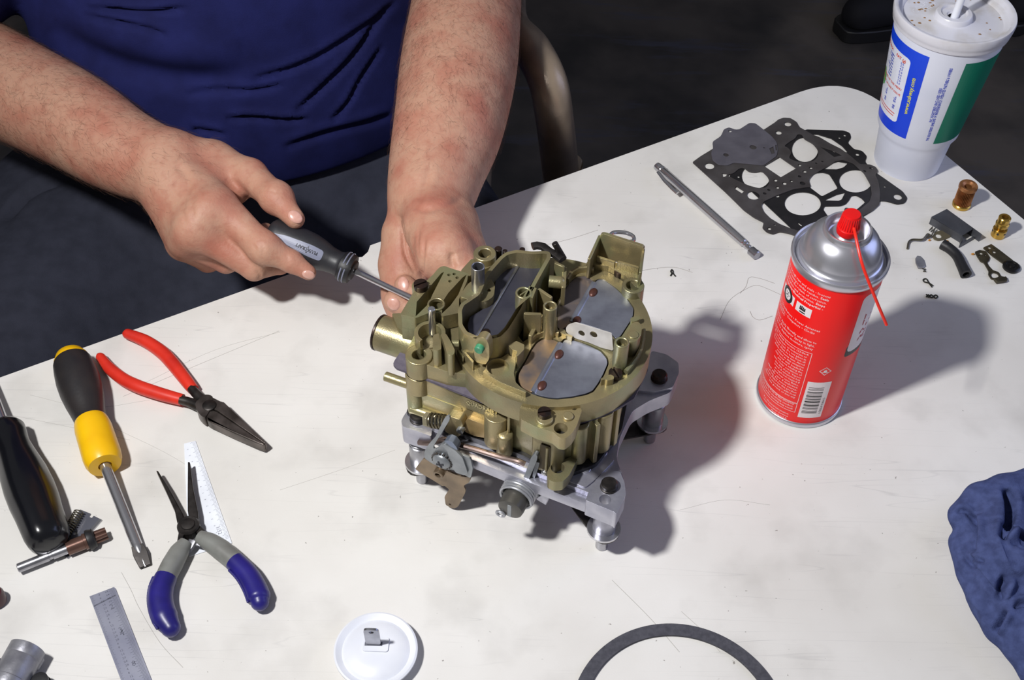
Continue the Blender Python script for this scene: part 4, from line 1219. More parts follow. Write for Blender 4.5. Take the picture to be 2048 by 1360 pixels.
clip(CS([(408, 1138), (375, 1100), (330, 1085), (325, 1062), (355, 1060), (378, 1095), (420, 1125)]), 'tiny dark looped wire clip just above another in the can shadow')
clip(CS([(352, 1208), (375, 1235), (400, 1212), (440, 1245), (462, 1230), (440, 1215), (400, 1240), (372, 1212), (352, 1232)]), 'tiny dark twisted wire clip lying in the can shadow')
CBk = lambda pts: cr(1020, 440, 4.534, pts)
clip(CBk([(1455, 505), (1466, 485), (1458, 465), (1468, 450), (1478, 465), (1480, 485), (1500, 510)]), 'tiny silver wavy wire clip alone behind the carburetor')
l1 = thing('forked_lever', 'small dark metal lever with three holes and a ring end', 'lever', U(1975, 525))
levm = M('lever_olive_steel', (84, 78, 62), .38, .6, col2=(56, 52, 42), vscale=80)
H = lambda x_, y_, r: (*CS([(x_, y_)])[0], r / 4.858 / 2160)
MB().plate(rnd(CS([(825, 792), (870, 776), (930, 786), (972, 850), (962, 882), (942, 896), (960, 930), (1000, 972), (1055, 990), (1080, 1030), (1138, 1042), (1142, 1072), (1040, 1082), (1010, 1058), (985, 1055), (955, 1010), (960, 980), (915, 900), (880, 885), (850, 840)]), 2), .0004, .0016,
    [H(884, 808, 17), H(868, 832, 9), H(926, 825, 10), rnd(CS([(975, 1010), (1005, 990), (1050, 1005), (1062, 1035), (1020, 1050), (990, 1045)]), 4)]).build('plate', levm, l1, bevel=.0002)
MB().plate(CS([(1012, 1050), (1130, 1032), (1142, 1070), (1040, 1084)]), .0012, .0040).build('bent_tab', levm, l1, bevel=.0003)
l2 = thing('disc_lever', 'small dark metal strip lever ending in a black disc', 'lever', U(2005, 510))
MB().plate(rnd(CS([(905, 752), (985, 718), (1060, 772), (1200, 880), (1112, 914), (1000, 835)]), 2), .0006, .0018, [H(965, 753, 17), H(1012, 795, 17), H(957, 783, 9), H(1010, 762, 9)]).build('strip', levm, l2, bevel=.0002)
c = U(*CS([(1182, 932)])[0], .003)
MB().lathe((c[0], c[1], 0), (0, 0, 1), [(.0066, .0004), (.0074, .001), (.0074, .0028), (.0062, .0036), (.0050, .0036), (.0045, .0028), (.0030, .0030), (.0022, .0044), (.0012, .0046)], 32).build('disc', M('dark_disc', (34, 32, 32), .3, .5), l2)
crm = M('orange_crumb', (196, 130, 40), .6)
for k, (p, lb) in enumerate(zip(CS([(384, 681), (552, 690), (597, 730), (805, 816)]), ['tiny orange crumb under the bent wire lever', 'tiny orange crumb below the bracket eyelet', 'orange crumb touching top end of the rubber hose', 'orange crumb beside the forked lever'])):
    c = U(*p, .001); mb = MB(); mb.ball((c[0], c[1], .001), .0012 + .0004 * (k % 2), .0009, .001, n=8, m=5)
    tag(mb.build('crumb', crm), lb, 'crumb')

# ---------------------------------------------------------------- blue rag
def CH_(pts, z): # (px, py, z, radius px) -> (world, radius m)
    out = []
    for p in pts:
        P_ = U(p[0], p[1], p[2]); out.append((P_, p[3] / scale_at(P_)))
    return out
S = SDF((.24, .345, -.002), (.47, .60, .06), .0013)
for pts in ([(1922, 1030, .020, 26), (1962, 1000, .024, 34), (2010, 985, .026, 36), (2070, 975, .026, 40), (2120, 1000, .02, 40)],
            [(1925, 1040, .016, 22), (1950, 1062, .020, 20), (1962, 1090, .018, 22), (1960, 1120, .014, 22)],
            [(1922, 1085, .010, 24), (1945, 1140, .012, 28), (1975, 1205, .012, 28), (1995, 1255, .010, 22), (2025, 1272, .007, 16)],
            [(1985, 1010, .028, 30), (1978, 1080, .030, 30), (1985, 1130, .030, 34), (2000, 1170, .026, 34)],
            [(2030, 1030, .020, 30), (2050, 1080, .022, 40), (2100, 1100, .02, 60)],
            [(2000, 1075, .034, 26), (2040, 1120, .036, 34), (2090, 1150, .03, 44)],
            [(2010, 1155, .028, 24), (2055, 1160, .030, 24), (2110, 1170, .026, 30)],
            [(2015, 1180, .022, 20), (2020, 1230, .020, 26), (2040, 1290, .014, 28), (2075, 1340, .010, 34)],
            [(2060, 1200, .020, 40), (2080, 1280, .015, 50), (2120, 1330, .012, 50)]):
    S.chain(CH_(pts, 0), k=.004)
S.ell(U(2085, 1150, .006), (.055, .085, .024), None, .012)
S.chain(CH_([(2110, 1000, .016, 40), (2160, 1080, .014, 44), (2150, 1200, .012, 46), (2120, 1300, .010, 40), (2080, 1345, .009, 34)], 0), k=.006)
for p in ([(2012, 1000, .042, 7), (2016, 1050, .040, 13)], [(1948, 1055, .034, 6), (1949, 1095, .030, 8)], [(2006, 1165, .038, 8), (1999, 1195, .034, 8)], [(2002, 1222, .03, 9), (1992, 1250, .024, 9)]):
    S.chain(CH_(p, 0), k=.003, cut=True)
S.halfspace((0, 0, .0004), (0, 0, -1))
V, Q = S.mesh(1)
V = fold(V, Q, [([(2014, 978), (2018, 1010), (2016, 1050), (2002, 1078)], .012, 9, .3), ([(1946, 1030), (1950, 1060), (1946, 1100)], .008, 6, .4), ([(2014, 1150), (2001, 1178), (1998, 1202)], .010, 7, .4), ([(2010, 1218), (1998, 1245), (1988, 1264)], .009, 6, .4),
    ([(1912, 1024), (1930, 1021), (1946, 1036)], .004, 4, .5), ([(1928, 1112), (1960, 1150), (1992, 1192)], .005, 5, .5), ([(1998, 968), (2000, 1020), (1996, 1075), (2012, 1120), (2044, 1150)], -.004, 11, .0), ([(2028, 1214), (2044, 1206), (2066, 1212)], .006, 5, .5), ([(1940, 1116), (1968, 1122)], .004, 4, .3), ([(2020, 1085), (2034, 1080), (2060, 1092)], .006, 8, .5), ([(1935, 1190), (1960, 1215), (1975, 1250)], -.002, 8, 0)], -.2)
V = smooth_v(V, Q, .5)
ragm = M('blue_shop_cloth', (74, 85, 130), .95, col2=(60, 69, 108), vscale=160, bump=.8, bscale=900, spec=.1)
rag = tag(mkobj('shop_rag', np_mesh('shop_rag', V, Q), ragm, ang=0), 'crumpled blue cloth rag cut by the right edge of photo', 'rag')

# ---------------------------------------------------------------- chair behind the table
ch = thing('metal_armchair', 'beige metal tube armchair behind the person, arm tube worn', 'chair', (-.22, 1.18, -.74))
beige = M('beige_chair_paint', (168, 150, 128), .34, .35, col2=(112, 100, 90), vscale=10, vlo=.4, vhi=.66, bump=.35, bscale=420, spec=.6)
def armtube(pts):
    P = spline(pts, 8)
    return MB().tube(P, .0188, 24, sx=1.0).build('arm_tube', beige, ch, ang=1)
f0 = U(1128, 420, -.12)
a_pts = [np.array([f0[0] + .01, f0[1] - .03, -.74]), f0, U(1122, 352, -.072), U(1110, 245, -.001), U(1096, 165, .038), U(1064, 100, .048), U(1018, 40, .040), U(1018, 40, .028) + np.array([-.002, .12, 0]), U(1018, 40, .028) + np.array([-.004, .27, -.01])]
armtube(a_pts)
armtube([p * [-1, 1, 1] + [-.66, 0, 0] for p in a_pts])
MB().prism(FR((-.235, 1.17, -.33)), rnd([(-.20, -.17), (.20, -.17), (.20, .22), (-.20, .22)], .05), -.052, -.022).build('seat', beige, ch, bevel=.008)
MB().prism(FR((-.235, 1.40, .0), (1, 0, 0), (0, .15, 1)), rnd([(-.22, -.12), (.22, -.12), (.22, .16), (-.22, .16)], .05), -.01, .01).build('backrest', beige, ch, bevel=.006)
for sx_ in (-1, 1):
    MB().tube(spline([np.array([-.265 + sx_ * .15, 1.47, -.74]), np.array([-.265 + sx_ * .15, 1.40, -.33]), np.array([-.265 + sx_ * .15, 1.39, -.1])], 5), .014, 14).build('rear_leg', beige, ch)
    MB().tube([np.array([-.235 + sx_ * .19, 1.0, -.355]), np.array([-.235 + sx_ * .19, 1.37, -.355])], .012, 12).build('side_rail', beige, ch)

# ---------------------------------------------------------------- boots on the floor far behind
bootm = M('dark_boot_leather', (30, 30, 36), .75, col2=(22, 22, 28), vscale=14, spec=.25)
def boot(px, py, label, rot):
    p = U(px, py, -.74)
    d = np.array([math.cos(rot), math.sin(rot), 0]); s_ = np.array([-d[1], d[0], 0])
    t = thing('work_boot', label, 'boot', (p[0], p[1], -.74), 'dark boots on the floor')
    S = SDF(p + [-.36, -.36, -.01], p + [.36, .36, .36], .008)
    S.chain([(p - d * .02 + [0, 0, .045], .040), (p + d * .08 + [0, 0, .05], .045), (p + d * .20 + [0, 0, .055], .042)], .02)
    S.chain([(p + d * .19 + [0, 0, .06], .045), (p + d * .20 + [0, 0, .16], .052), (p + d * .21 + [0, 0, .30], .060)], .03)
    S.halfspace((0, 0, -.715), (0, 0, -1))
    V, Q = S.mesh(2); mkobj('upper', np_mesh('upper', V, Q), bootm, t, ang=0)
    ol = [p - d * .065, p - d * .05 + s_ * .035, p + d * .06 + s_ * .05, p + d * .24 + s_ * .042, p + d * .26, p + d * .24 - s_ * .042, p + d * .06 - s_ * .05, p - d * .05 - s_ * .035]
    MB().prism(WORLD, [q[:2] for q in spline(ol, 4, True)], -.74, -.712).build('sole', blackrub, t, bevel=.003)
boot(1728, 62, 'dark work boot on the floor, toe showing left of the cup', .35)
boot(2030, 40, 'dark work boot on the floor at the far right corner', .9)
# ---------------------------------------------------------------- carburettor on its four-legged stand
_a = math.radians(-22.4)
E1 = np.array([math.cos(_a), math.sin(_a), 0]); E2 = np.array([-math.sin(_a), math.cos(_a), 0]); EZ = np.array([0, 0, 1.])
FF = U(1203, 1092)
def KP(u, v, z): return FF + E1 * u / 1000 + E2 * v / 1000 + np.array([0, 0, z])
def kxy(pts): return [tuple(KP(u, v, 0)[:2]) for u, v in pts]
def FV(u, v, z): return FR(KP(u, v, z), E1, EZ)         # upright plane facing the viewer's side of the carburettor
carb = thing('carburetor', 'large olive-gold four-barrel carburetor standing on silver legs', 'carburetor', KP(-71, 52, 0))
def gold_mat():
    m = M('dichromate_gold', (160, 146, 108), .36, .6, bump=.36, bscale=900, col2=(124, 116, 88), vscale=26, vlo=.38, vhi=.68, spec=.6)
    nt = m.node_tree; b = nt.nodes['Principled BSDF']
    src = b.inputs['Base Color'].links[0].from_socket
    tc = [n for n in nt.nodes if n.type == 'TEX_COORD'][0]
    n = nt.nodes.new('ShaderNodeTexNoise'); n.inputs['Scale'].default_value = 38; n.inputs['Detail'].default_value = 5
    nt.links.new(tc.outputs['Object'], n.inputs['Vector'])
    r = nt.nodes.new('ShaderNodeValToRGB'); r.color_ramp.elements[0].position = .5; r.color_ramp.elements[1].position = .72
    nt.links.new(n.outputs['Fac'], r.inputs[0])
    mx = nt.nodes.new('ShaderNodeMix'); mx.data_type = 'RGBA'
    nt.links.new(r.outputs[0], mx.inputs[0]); nt.links.new(src, mx.inputs[6]); mx.inputs[7].default_value = lin((142, 146, 110)) + (1,)
    nt.links.new(mx.outputs[2], b.inputs['Base Color'])
    return m
gold = gold_mat()
alum = M('cast_aluminium', (186, 186, 196), .34, .7, bump=.3, bscale=600, col2=(158, 158, 172), vscale=50)
blsc = M('black_oxide', (34, 28, 27), .34, .5, col2=(56, 40, 34), vscale=200)
blade_m = M('choke_blade_steel', (92, 92, 104), .34, .7, col2=(76, 76, 90), vscale=40)
valve_m = M('air_valve_steel', (150, 154, 168), .36, .75, col2=(124, 126, 140), vscale=60, vlo=.4, vhi=.7, bump=.15, bscale=300)
stain_m = M('heat_stained_steel', (176, 144, 104), .42, .6, col2=(112, 104, 104), vscale=34, vlo=.40, vhi=.60)
zincl = M('zinc_lever', (150, 154, 158), .4, .55, col2=(128, 132, 136), vscale=80, bump=.2, bscale=500)
bronz = M('bronze_plate', (138, 120, 98), .36, .65, col2=(110, 96, 80), vscale=60)
dark_in = M('bore_shade', (18, 17, 16), .6)  # near-black discs set in the bores, their shade put into the colour
ZS, ZD, ZC, ZG = .138, .133, .163, .119
cA = lambda p: cr(740, 440, 4.532, p)
cB = lambda p: cr(1020, 440, 4.534, p)
cC = lambda p: cr(740, 700, 4.0, p)
cD = lambda p: cr(980, 680, 3.09, p)
c1 = lambda p: cr(760, 480, 8.5, p)
c2 = lambda p: cr(800, 600, 7.555, p)
c3 = lambda p: cr(960, 480, 8.5, p)
c4 = lambda p: cr(940, 620, 7.556, p)
c5 = lambda p: cr(1100, 620, 6.8, p)
c6 = lambda p: cr(800, 820, 6.8, p)
c7 = lambda p: cr(960, 780, 5.232, p)
one = lambda f, x, y: f([(x, y)])[0]

# --- the air horn casting
RC = np.array([.0265, .5577]); RR_ = .0680
def circ(r, n=96, a0=0, a1=2 * PI, c=RC): return [(c[0] + r * math.cos(t), c[1] + r * math.sin(t)) for t in np.linspace(a0, a1, n + 1)[:-1]]
xy = lambda px, z: [tuple(U(p[0], p[1], z)[:2]) for p in px]
choke_px = rnd(c3([(1190, 200), (1080, 182), (1000, 190), (870, 195), (740, 178), (610, 168), (430, 212), (330, 290), (170, 470), (60, 620), (-60, 900), (-220, 1010), (-330, 1080), (-380, 1200)]) + cA([(800, 880), (800, 950), (850, 1030), (950, 1075), (1080, 1080), (1180, 1060), (1250, 990), (1350, 830), (1480, 600)]) + c3([(820, 1000), (1000, 660), (1210, 290)]), 5, 3)
sec_back = rnd(cB([(425, 760), (530, 570), (600, 512), (690, 502), (770, 552), (800, 530), (850, 535), (960, 610), (1060, 700), (1130, 800), (1125, 870), (1080, 950), (1010, 1060), (960, 1090), (920, 1040), (760, 980), (600, 935), (520, 1010), (430, 1000)]), 5, 3)
sec_front = rnd([(1031, 764), (1032, 746), (1050, 720), (1061, 698), (1071, 684), (1083, 675.6), (1097, 674), (1111, 678), (1122, 684), (1127, 677), (1138, 676), (1159, 681.5), (1182, 690), (1203, 700), (1216, 715), (1218, 727), (1209, 749), (1198.5, 768), (1187, 784), (1173, 790), (1144, 796), (1115, 799), (1098, 798), (1080, 794), (1064, 788), (1042, 776)], 4, 3)
trough = [(1098, 560), (1124, 556), (1126, 585), (1112, 612), (1086, 640), (1064, 672), (1046, 684), (1036, 672), (1058, 630)]
def shrink(p, c, f): return [(c[0] + (q[0] - c[0]) * f, c[1] + (q[1] - c[1]) * f) for q in p]
cin = xy(choke_px, ZC); cc_ = np.mean(cin, 0)
chk_in = inset(cin, .0045)
mb = MB()
mb.prism(WORLD, circ(RR_), ZG, ZS, [chk_in, xy(sec_back, ZS), xy(sec_front, ZS), xy(trough, ZS)])
air = mb.build('air_horn', gold, carb, bevel=.0007)
def part(name, mbld, mat=gold, bev=.0006, parent=None, **k): return mbld.build(name, mat, parent or carb, bevel=bev, **k)
def gus(mb, p, q, z0, z1, t=.0022):
    A = U(*p, z1); B = U(*q, z1); d = B - A; L = np.linalg.norm(d); d = d / L; n = np.cross([0, 0, 1], d)
    mb.prism(FR((A[0], A[1], 0), d, n), [(0, -t / 2), (L, -t / 2), (L, t / 2), (0, t / 2)], z0, z1)
mb = MB()
mb.plate(rnd([(811, 705), (813, 718), (822, 727), (832, 729), (845, 727), (894, 743), (934, 748), (962, 760), (945, 705), (917, 662), (912, 630), (914, 600), (895, 575), (868, 600), (838, 650), (820, 688)], 4), ZG, ZD, [(838, 709, .0046)])
part('bowl_deck', mb)
mb = MB(); mb.prism(WORLD, cin, ZG + .001, ZC, [inset(cin, .0026)]); part('choke_tower', mb)
mb = MB()   # choke blade and its shaft
bl = rnd([(935, 652), (938.6, 667), (952, 676), (978, 677), (1000, 671.7), (1042, 601), (1094, 516.5), (1092, 509.4), (1073, 509), (1044.7, 516.5), (1026, 526), (1003.5, 541), (993, 550.6), (988, 586), (982, 607), (960, 622), (939.7, 634)], 3, 3)
part('choke_blade', MB().plate(bl, .1475, .149), blade_m, .0002)
A, B = U(1043, 521, .1492), U(954, 672, .1492)
part('choke_shaft', MB().cyl(A, B, .0012, n=12), steel, 0)
for p in ((1060.5, 519), (969, 667.5)):
    c = U(*p, .1495); part('screw', MB().ball((c[0], c[1], .1492), .0052, .0036, .0012, FR((0, 0, 0), E2, -E1), lo=0), blsc, 0)
mb = MB(); mb.zpipe(1047.6, 584.7, .149, ZC + .0005, .0056, .0041); A = U(1040, 590, ZC - .001); B = U(1055, 579, ZC - .001); gus(mb, (1039.5, 590), (1055.5, 580), .150, ZC - .0005, .0009)
part('slotted_ring', mb)
# left tower: vented panel with two slots, bore and screw boss
mb = MB()
slots = [c1([(1090, 540), (1040, 565), (850, 790), (625, 1050), (605, 1300), (830, 1080), (890, 930)]), c1([(1472, 588), (1400, 640), (1160, 900), (1062, 1050), (1052, 1250), (1200, 1110), (1330, 930)])]
hs = [(*one(c1, 955, 1085), .0046)] + [(*one(c1, x, y), .0012) for x, y in ((1172, 592), (1262, 578), (1312, 640), (1190, 700))]
mb.plate(rnd(c1([(975, 500), (1020, 458), (1090, 438), (1200, 478), (1350, 525), (1500, 570), (1480, 700), (1345, 1000), (1340, 1240), (1060, 1300), (1000, 1235), (840, 1235), (600, 1330), (480, 1290), (345, 1260), (560, 910), (760, 730), (900, 590)]), 3), .139, .152, slots + hs)
mb.plate(rnd(c1([(975, 500), (900, 590), (560, 900), (345, 1260), (480, 1290), (590, 1330), (625, 1050), (850, 790), (1040, 565)]), 2), ZG, .1515)
part('vent_tower', mb)
mb = MB(); mb.zpipe(*one(c1, 955, 1080), .150, .1535, .0060, .0046); part('bore_lip', mb)
part('tower_floor', MB().plate(c1([(1040, 500), (1480, 600), (1330, 1200), (620, 1290), (560, 1000)]), .134, .1362), gold, 0)
mb = MB(); mb.zcyl(*one(c1, 690, 770), ZG, .1525, .0060); mb.zcyl(*one(c1, 640, 1010), ZG, .140, .0052); part('screw_boss', mb)
def slot_screw(px, py, z, r, ang, mat=blsc):
    c = U(px, py, z); d = np.array([math.cos(ang), math.sin(ang), 0]); n = np.array([-d[1], d[0], 0])
    mb = MB(); g = FR((c[0], c[1], z), d, n)
    w = r * .13
    for s_ in (-1, 1):
        pts = [(r * math.cos(t), s_ * max(w, r * math.sin(t))) for t in np.linspace(0, PI, 15)]
        mb.prism(g, pts, -.004, 0)
    mb.lathe((c[0], c[1], z - .0045), (0, 0, 1), [(r, 0), (r, .0028)], 28)
    return part('slotted_screw', mb, mat, .0005)
slot_screw(*one(c1, 692, 740), .1565, .0048, .5)
slot_screw(1240.5, 540, .1425, .0042, 1.9)
slot_screw(1231, 744, .1425, .0044, 2.0)
slot_screw(1089, 823, .1405, .0043, .2)
# fuel inlet on the left end
A = KP(-183, 27.5, .1165); B = KP(-146, 27.5, .1165)
part('fuel_inlet', MB().cyl(A, B, .0128, n=40), gold, .001)
part('inlet_gasket', MB().lathe(A - E1 * .0012, E1, [(.0128, 0), (.0131, .0004), (.0131, .0016), (.0128, .0018)], 40), blsc, 0)
part('inlet_plug', MB().lathe(A - E1 * .0022, E1, [(.010, 0), (.011, .0006), (.011, .002)], 6), dsteel, 0)
part('inlet_saddle', MB().plate(rnd(c1([(200, 1250), (350, 1240), (560, 1330), (640, 1420), (420, 1560), (300, 1480)]), 3), .122, .1335), gold, .001)
# pump well with its pin
pc = U(859.6, 663.5, .146)
t_ = np.linspace(math.radians(-20), math.radians(235), 40)
mb = MB(); mb.prism(WORLD, [(pc[0] + .0104 * math.cos(t), pc[1] + .0104 * math.sin(t)) for t in t_] + [(pc[0] + .0078 * math.cos(t), pc[1] + .0078 * math.sin(t)) for t in t_[::-1]], ZD - .001, .1455)
part('pump_well', mb)
part('well_floor', MB().lathe((pc[0], pc[1], ZD - .0005), (0, 0, 1), [(.0079, 0), (.0079, .0010), (.0050, .0016), (.0046, .0026), (.003, .0028)], 32), gold, 0)
part('pump_pin', MB().zcyl(863, 617, .135, .160, .0025), chrome, .0005)
part('rib_block', MB().plate(rnd(c2([(500, 530), (585, 500), (625, 740), (565, 765), (495, 750)]), 2), ZD - .001, .1495))
part('rib_block', MB().plate(rnd(c2([(610, 510), (690, 500), (765, 620), (832, 760), (812, 825), (765, 842), (715, 818), (655, 620)]), 4), ZD - .001, .1525))
mb = MB(); mb.zpipe(838, 709, ZG - .0005, .1350, .0092, .0046); part('corner_boss', mb)
mb = MB(); gus(mb, one(c2, 950, 755), one(c2, 1112, 940), ZS - .004, .146, .0016); part('gusset', mb)
A = U(*one(c2, 780, 655), .148); B = U(*one(c2, 895, 655), .148); part('pivot_peg', MB().cyl(A, B, .0026, n=16), gold, .0003)
mb = MB(); gus(mb, one(c2, 870, 740), one(c2, 960, 870), ZS - .004, .143, .0014); part('gusset', mb)
# rear bosses
mb = MB(); mb.zpipe(969.5, 506, ZG + .002, .152, .0080, .0044); part('rear_boss', mb)
mb = MB(); mb.plate(rnd(cA([(1010, 370), (920, 350), (820, 460), (870, 520), (1100, 420), (1150, 330), (1120, 290)]), 4), ZG, .146); part('boss_web', mb)
mb = MB(); mb.plate(rnd(cA([(808, 690), (870, 600), (905, 560), (1000, 540), (1090, 525), (1135, 590), (1122, 690), (1060, 735), (980, 745), (900, 725)]), 6), ZS - .004, .156, [(*one(cA, 1080, 636), .0014)]); part('vent_boss', mb)
part('vent_tube', MB().zpipe(*one(cA, 978, 418), .155, .1775, .0045, .0036), steel, .0003)
part('peg', MB().zcyl(*one(cA, 1000, 656), .155, .1600, .0016), gold, .0003)
# tab with the green plug on the choke tower
q = U(950, 677, ZC) - E2 * .0035; fr = FR(q, E1, EZ)
part('plug_tab', MB().vplate(rnd(c4([(55, 640), (55, 490), (100, 425), (180, 408), (250, 445), (290, 540), (292, 740), (235, 830), (90, 790)]), 5), fr, .006), gold, .0012)
A = fr(*fr.px(one(c4, 158, 562)), 0); part('green_plug', MB().lathe(A - E2 * -.0015, -E2, [(.0031, 0), (.0031, .0042), (.0026, .0050)], 28), M('green_plug', (42, 116, 84), .45, col2=(70, 140, 104), vscale=250), 0)
# block with the big bore, and the keyed block behind it
mb = MB(); mb.plate(rnd(c4([(190, 940), (240, 880), (250, 775), (315, 738), (470, 722), (576, 656), (610, 700), (690, 700), (690, 820), (660, 950), (690, 1090), (760, 1160), (855, 1225), (850, 1250), (700, 1190), (470, 1098)]), 2), ZS - .004, .1432, [(*one(c4, 425, 862), .0073)]); part('bore_block', mb)
part('bore', MB().zcyl(*one(c4, 425, 862), ZS - .006, ZS - .003, .0073), dark_in, 0)
mb = MB(); mb.plate(rnd(c4([(578, 530), (700, 466), (822, 522), (815, 600), (720, 700), (690, 690), (720, 620), (640, 600), (600, 560)]), 2), ZS - .006, .150); part('keyed_block', mb)
# air valves
def valve(px, mat, z, t=.0012): return part('air_valve_plate', MB().plate(px, z - t, z), mat, .0003)
zv = ZS - .0008
valve(rnd(cB([(432, 760), (535, 578), (605, 518), (690, 508), (765, 560), (700, 680), (560, 930), (470, 990), (432, 980)]), 5, 3), stain_m, zv)
valve(rnd(cB([(775, 560), (805, 537), (850, 543), (955, 618), (1052, 706), (1120, 802), (1115, 868), (1070, 946), (1000, 1052), (960, 1078), (925, 1030), (760, 970), (605, 925), (575, 920)]), 4, 3), valve_m, zv)
valve(rnd([(1036, 762), (1038, 747), (1053, 721), (1064, 700), (1074, 686), (1085, 679), (1097, 677), (1110, 681), (1121, 688), (1064, 785), (1045, 775)], 4, 3), stain_m, zv)
valve(rnd([(1123, 689), (1129, 680), (1139, 679), (1159, 684), (1181, 693), (1201, 703), (1213, 717), (1215, 727), (1206, 748), (1196, 766), (1185, 781), (1172, 787), (1144, 793), (1115, 796), (1098, 795), (1080, 791), (1068, 786)], 4, 3), valve_m, zv)
for (p, q) in (((1188, 567), (1143, 646)), ((1121, 688), (1066, 786))):
    A, B = U(*p, zv - .0010), U(*q, zv - .0010); part('valve_shaft', MB().cyl(A - EZ * .0012, B - EZ * .0012, .0030, n=20), valve_m, 0)
for p in ((1186.5, 583), (1153.5, 639.6), (1118, 707), (1084, 769.5)):
    c = U(*p, zv + .001); part('screw', MB().ball((c[0], c[1], zv - .0002), .0044, .0030, .0021, FR((0, 0, 0), E2, -E1), lo=0), M('rusty_screw', (86, 52, 44), .4, .4) if p[0] == 1186.5 else bpy.data.materials['rusty_screw'], 0)
part('trough_floor', MB().plate(trough, ZG - .0005, ZG + .001), dsteel, 0)
# gussets, posts and pill between tower and valves
for p, q in (((1109.4, 524.7), (1129.4, 533)), ((1076.5, 576.5), (1104, 595)), ((1047.6, 626), (1083.5, 627.6))):
    mb = MB(); gus(mb, p, q, ZG + .001, .160, .0020); part('gusset', mb)
mb = MB(); gus(mb, (1129.4, 533), (1127, 575), ZS - .002, .155, .003); part('gusset', mb)
mb = MB(); gus(mb, (1083.5, 627.6), (1060, 672), ZS - .010, .146, .0026); part('gusset', mb)
A, B = U(1098, 563, .152), U(1120, 565, .152); mb = MB(); mb.cyl(A, B, .0044, n=20); mb.ball(B, .0044); part('pill_boss', mb, bev=0)
mb = MB(); mb.zpipe(1100.6, 611, ZG + .002, .166, .0047, .0032); mb.zcyl(1100.6, 611, .150, .1605, .0033); part('hollow_post', mb)
mb = MB(); mb.zpipe(1244, 684, ZS - .002, .163, .0049, .0033); mb.zcyl(1244, 684, .145, .157, .0034); part('hollow_post', mb)
mb = MB(); mb.plate(rnd(c5([(1060, 300), (1105, 175), (1195, 150), (1250, 205), (1240, 340), (1180, 425), (1090, 445), (1000, 365)]), 6), ZS - .003, .153); part('side_lobe', mb)
part('lobe_ring', MB().zcyl(*one(c5, 1135, 330), .1525, .1538, .0034), gold, .0003)
mb = MB(); mb.tube([U(x, y, ZS + .0015) for x, y in ((1251, 746), (1262, 733), (1273, 718), (1281, 702), (1286, 680), (1287, 662))], .0028, 8, sx=.55, up=(0, 0, 1), sq=4); part('curved_rib', mb, bev=0)
mb = MB(); mb.plate(rnd(c5([(1090, 120), (1110, 100), (1210, 72), (1225, 90), (1222, 125), (1150, 160), (1100, 155)]), 2), ZS - .002, .1435); part('latch_block', mb)
mb = MB(); mb.plate(rnd(c5([(690, 930), (750, 905), (790, 880), (840, 880), (876, 910), (860, 945), (780, 960), (750, 940), (690, 960)]), 3), ZS - .002, .1435); part('latch_block', mb)
# wall round the rear valve
mb = MB(); mb.tube([U(x, y, ZS + .002) for x, y in cB([(520, 560), (560, 490), (620, 455), (690, 448), (760, 462)])], .0032, 8, sx=.4, up=(0, 0, 1), sq=4); part('curved_rib', mb, bev=0)
mb = MB(); mb.tube([U(x, y, ZS + .002) for x, y in c4([(900, 480), (990, 400), (1100, 352), (1220, 345), (1340, 372)])], .0026, 8, sx=.4, up=(0, 0, 1), sq=4); part('curved_rib', mb, bev=0)
# white perforated baffle leaning between the valves
A = U(*one(c5, 290, 345), ZS + .002); B = U(*one(c5, 858, 555), ZS + .002); fb = FR(A, B - A, EZ + .12 * E2)
part('perforated_baffle', MB().vplate(rnd(c5([(213, 250), (240, 205), (345, 172), (840, 322), (860, 555), (700, 515), (520, 440), (350, 388), (225, 310)]), 4), fb, .0009, [(*one(c5, 428, 320), .0024), (*one(c5, 592, 336), .0027)]), M('pale_zinc', (206, 202, 196), .5, .2, col2=(186, 182, 176), vscale=90), .0002)
mb = MB(); mb.plate(rnd(c5([(128, 245), (200, 262), (220, 320), (310, 350), (300, 380), (130, 300)]), 1), ZS - .003, ZS + .003); part('baffle_foot', mb, gold)
# rear linkage bracket with the wire loop
mb = MB()
mb.plate(rnd(cB([(690, 392), (735, 335), (790, 318), (960, 385), (1175, 440), (1195, 545), (1210, 640), (1130, 600), (1040, 500), (900, 420)]), 2), .130, .1435)
part('rear_bracket', mb)
A = U(1201, 469, .160); B = U(1287, 495, .160); fr = FR(A, B - A, EZ)
mb = MB(); mb.vplate(rnd(cB([(820, 130), (850, 128), (1200, 240), (1215, 260), (1180, 440), (785, 330)]), 3), fr, .0024)
part('bracket_back', mb)
mb = MB(); gus(mb, (1200, 470), (1178, 518), .138, .157, .0022); gus(mb, (1287, 496), (1281, 545), .138, .157, .0022); part('bracket_sides', mb)
mb = MB(); gus(mb, (1193, 512), (1231, 524), .142, .1485, .0018); gus(mb, (1235, 522), (1279, 535), .142, .1500, .0018); part('bracket_lip', mb)
part('wire_loop', MB().tube(spline([U(x, y, .152) for x, y in cB([(905, 150), (945, 112), (1050, 116), (1118, 150), (1118, 188), (1060, 196), (960, 178)])], 5, True), .0014, 8, closed=True), chrome, 0)
mb = MB(); mb.zpipe(*one(cB, 1118, 590), .126, .1445, .0078, .0048); part('corner_boss', mb)
part('bore', MB().zcyl(*one(cB, 1118, 590), .126, .132, .0049), dark_in, 0)
part('choke_rod', MB().cyl(U(1109, 486, .168), U(1128, 518, .155), .0022, n=14), dsteel, .0003)
part('choke_lever', MB().tube([U(x, y, .160) for x, y in c3([(890, 110), (970, 92), (1070, 112), (1180, 200), (1290, 250), (1400, 335)])], .0022, 10, sx=1.5), dsteel, 0)
